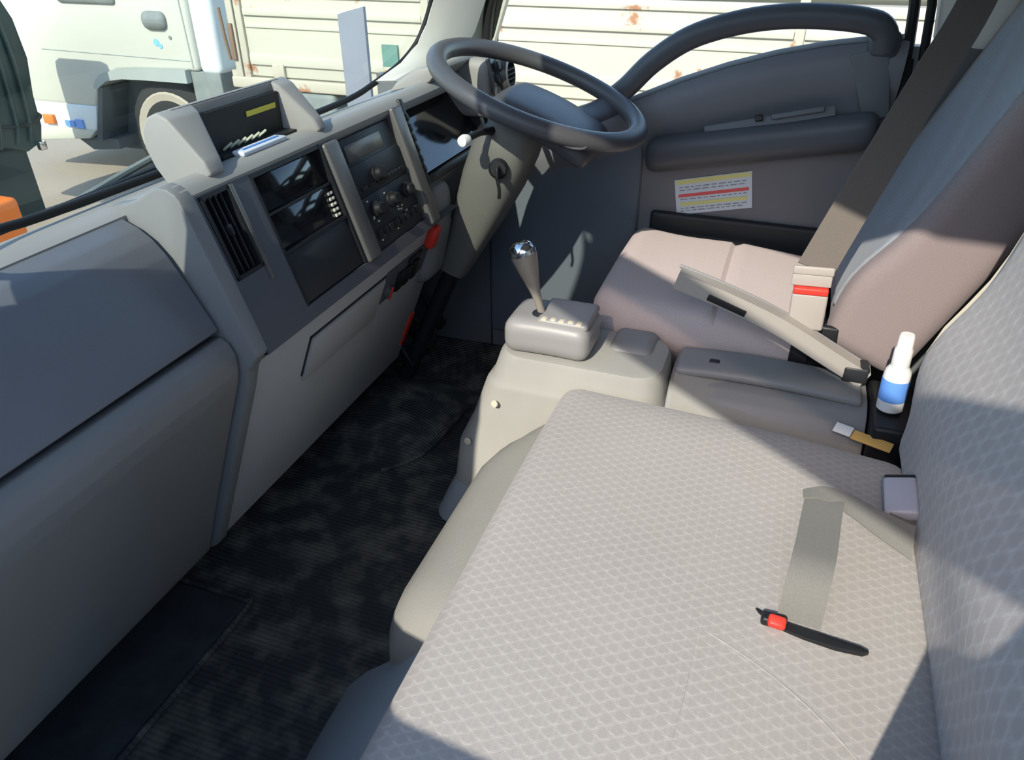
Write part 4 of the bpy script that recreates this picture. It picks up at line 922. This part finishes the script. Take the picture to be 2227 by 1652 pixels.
# chassis and rear wheel
obj('chassis', box(TX + 0.35, TX + 0.5, -3.0, 5.6, -0.30, -0.08), 'truckgrey', tk)
rw = obj('tyre', lathe([(0.20, 0), (0.30, 0.0), (0.345, 0.02), (0.36, 0.05), (0.36, 0.2), (0.345, 0.23), (0.30, 0.25), (0.20, 0.25)], (TX + 0.08, 0.6, -0.49), (1, 0, 0), 40), 'rubber', tk)
obj('rim', lathe([(0, 0.1), (0.1, 0.1), (0.205, 0.02), (0.205, 0.2), (0, 0.2)], (TX + 0.08, 0.6, -0.49), (1, 0, 0), 32), 'hubm', rw)
# cargo body: side gates, posts, rails
obj('bed_floor', box(TX + 0.02, TX + 1.9, -3.2, 4.10, 0.05, 0.17), 'cargorail', tk)
for y0, y1 in ((2.46, 3.90), (0.10, 2.42), (-2.3, 0.06)):
    g = obj('side_gate', box(TX, TX + 0.035, y0, y1, 0.145, 0.735, 0.006), 'cargo', tk)
    obj('gate_rib', join(box(TX - 0.018, TX + 0.002, y0 + 0.01, y1 - 0.01, 0.555, 0.60, 0.006), box(TX - 0.010, TX + 0.002, y0 + 0.01, y1 - 0.01, 0.475, 0.50, 0.004), box(TX - 0.018, TX + 0.002, y0 + 0.01, y1 - 0.01, 0.225, 0.30, 0.006), box(TX - 0.015, TX + 0.002, y0 + 0.01, y1 - 0.01, 0.68, 0.725, 0.005)), 'cargo', g)
    for yy in (y0 + 0.25, y1 - 0.25): obj('hinge', box(TX - 0.028, TX + 0.002, yy - 0.05, yy + 0.05, 0.14, 0.24, 0.008), 'cargorail', g)
for y in (4.0, 3.93, 2.44, 0.08): obj('stake_post', box(TX - 0.02, TX + 0.05, y - 0.028, y + 0.028, 0.06, 0.80, 0.008), 'cargorail', tk)
obj('bottom_rail', box(TX - 0.025, TX + 0.06, -3.0, 4.08, 0.055, 0.135, 0.012), 'cargorail', tk)
obj('gate_latch', join(box(TX - 0.04, TX, 3.99, 4.03, 0.25, 0.50, 0.008), tube([(TX - 0.03, 4.08, 0.6), (TX - 0.04, 4.06, 0.40), (TX - 0.03, 4.05, 0.25)], 0.012, 8)), 'rust', tk)
obj('tarp_roll', tube([(TX + 0.35, 4.0, 0.80), (TX + 0.35, -3.0, 0.86)], 0.12, 12), 'cream', tk, 'tan tarpaulin roll behind the top rail')
obj('green_sticker', box(TX - 0.020, TX - 0.002, 2.66, 2.78, 0.27, 0.41), 'sticker_green', tk)
obj('fuel_tank', softbox(TX - 0.02, TX + 0.40, 3.20, 3.52, -0.32, 0.055, 0.04, 0.06), 'truckgrey', tk)
obj('tool_box', softbox(TX + 0.05, TX + 0.45, 2.3, 3.0, -0.36, 0.02, 0.03, 0.06), 'truckgrey', tk)

vn = thing('covered_stack', 'tall dark green tarpaulin covered stack at the far left beyond the windscreen', 'covered stack', (2.9, 5.6, -0.85))
sec = [(2.62, -0.18), (3.05, -0.36), (3.20, -0.32), (3.24, -0.20), (3.27, 0.02), (3.30, 0.28), (3.29, 0.55), (3.22, 0.68), (2.62, 0.70)]
rows = []
for y, k in ((5.40, 0.97), (5.46, 1.0), (5.7, 1.0), (5.9, 1.0), (5.95, 0.96)):
    rows.append([V(2.95 + (x - 2.95) * k + 0.010 * math.sin(23 * z + 3 * y), y + 0.012 * math.sin(31 * x + 9 * z), 0.2 + (z - 0.2) * k) for x, z in sec])
obj('tarpaulin', loft(rows, True, True), 'van', vn)
obj('pedestal', softbox(2.60, 3.07, 5.42, 5.62, -0.85, -0.30, 0.03, 0.06), 'vandark', vn)
obj('tie_rope', tube(smooth_path([(2.62, 5.39, -0.05), (2.85, 5.385, -0.12), (3.1, 5.385, -0.16), (3.25, 5.40, -0.12), (3.27, 5.65, -0.10), (3.26, 5.9, -0.08)], 5), 0.012, 8), 'rubber', vn)
obj('tarp_fold', join(*[tube(smooth_path([(x, 5.395, 0.66), (x + 0.03, 5.385, 0.3), (x + 0.01, 5.385, -0.1), (x - 0.03, 5.40, -0.28)], 5), 0.016, 8) for x in (2.74, 2.88, 3.02, 3.13)]), 'van', vn)
obj('metal_buckle', box(3.14, 3.20, 5.36, 5.41, -0.36, -0.29, 0.012), 'chrome', vn)

ob = thing('marker_block', 'orange marker block on the ground at the left edge of the windscreen view', 'marker', (2.7, 5.15, -0.85))
obj('block', softbox(2.28, 2.57, 5.02, 5.22, -0.845, -0.50, 0.035, 0.05), 'orange', ob)
obj('foot', box(2.25, 2.60, 4.98, 5.26, -0.85, -0.835, 0.005), 'dark', ob)
ps = thing('shade_strip', 'flat grey upright board added in place of a shadow strip on the cargo side', 'shadestrip', (3.0, 2.47, -0.85))  # board added where a strip of shadow crosses the truck side
obj('board', xf(prism([(-0.085, -0.84), (0.075, -0.84), (0.080, 0.69), (0.05, 0.70), (-0.09, 0.735)], 'x', 2.97, 3.0, 0.004), Matrix.Translation((0, 2.46, 0))), 'shadestrip', ps)
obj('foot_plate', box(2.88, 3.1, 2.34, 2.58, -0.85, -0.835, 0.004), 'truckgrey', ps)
wp = thing('wiper', 'black windscreen wiper lying along the lower edge of the glass', 'wiper', (-0.1, 1.03, 0.80))
obj('arm', tube(smooth_path([(-0.30, 0.992, 0.800), (-0.18, 1.005, 0.812), (-0.08, 1.010, 0.822), (-0.04, 1.030, 0.812)], 5), 0.006, 8), 'truckgrey', wp)
obj('blade', tube([(-0.55, 0.978, 0.806), (-0.30, 0.982, 0.808), (-0.08, 0.985, 0.812)], 0.005, 8), 'black', wp)
obj('pivot', lathe([(0.014, 0), (0.014, 0.03), (0.009, 0.036), (0, 0.036)], (-0.05, 1.03, 0.785), (0, 0, 1), 16), 'chrome', wp)
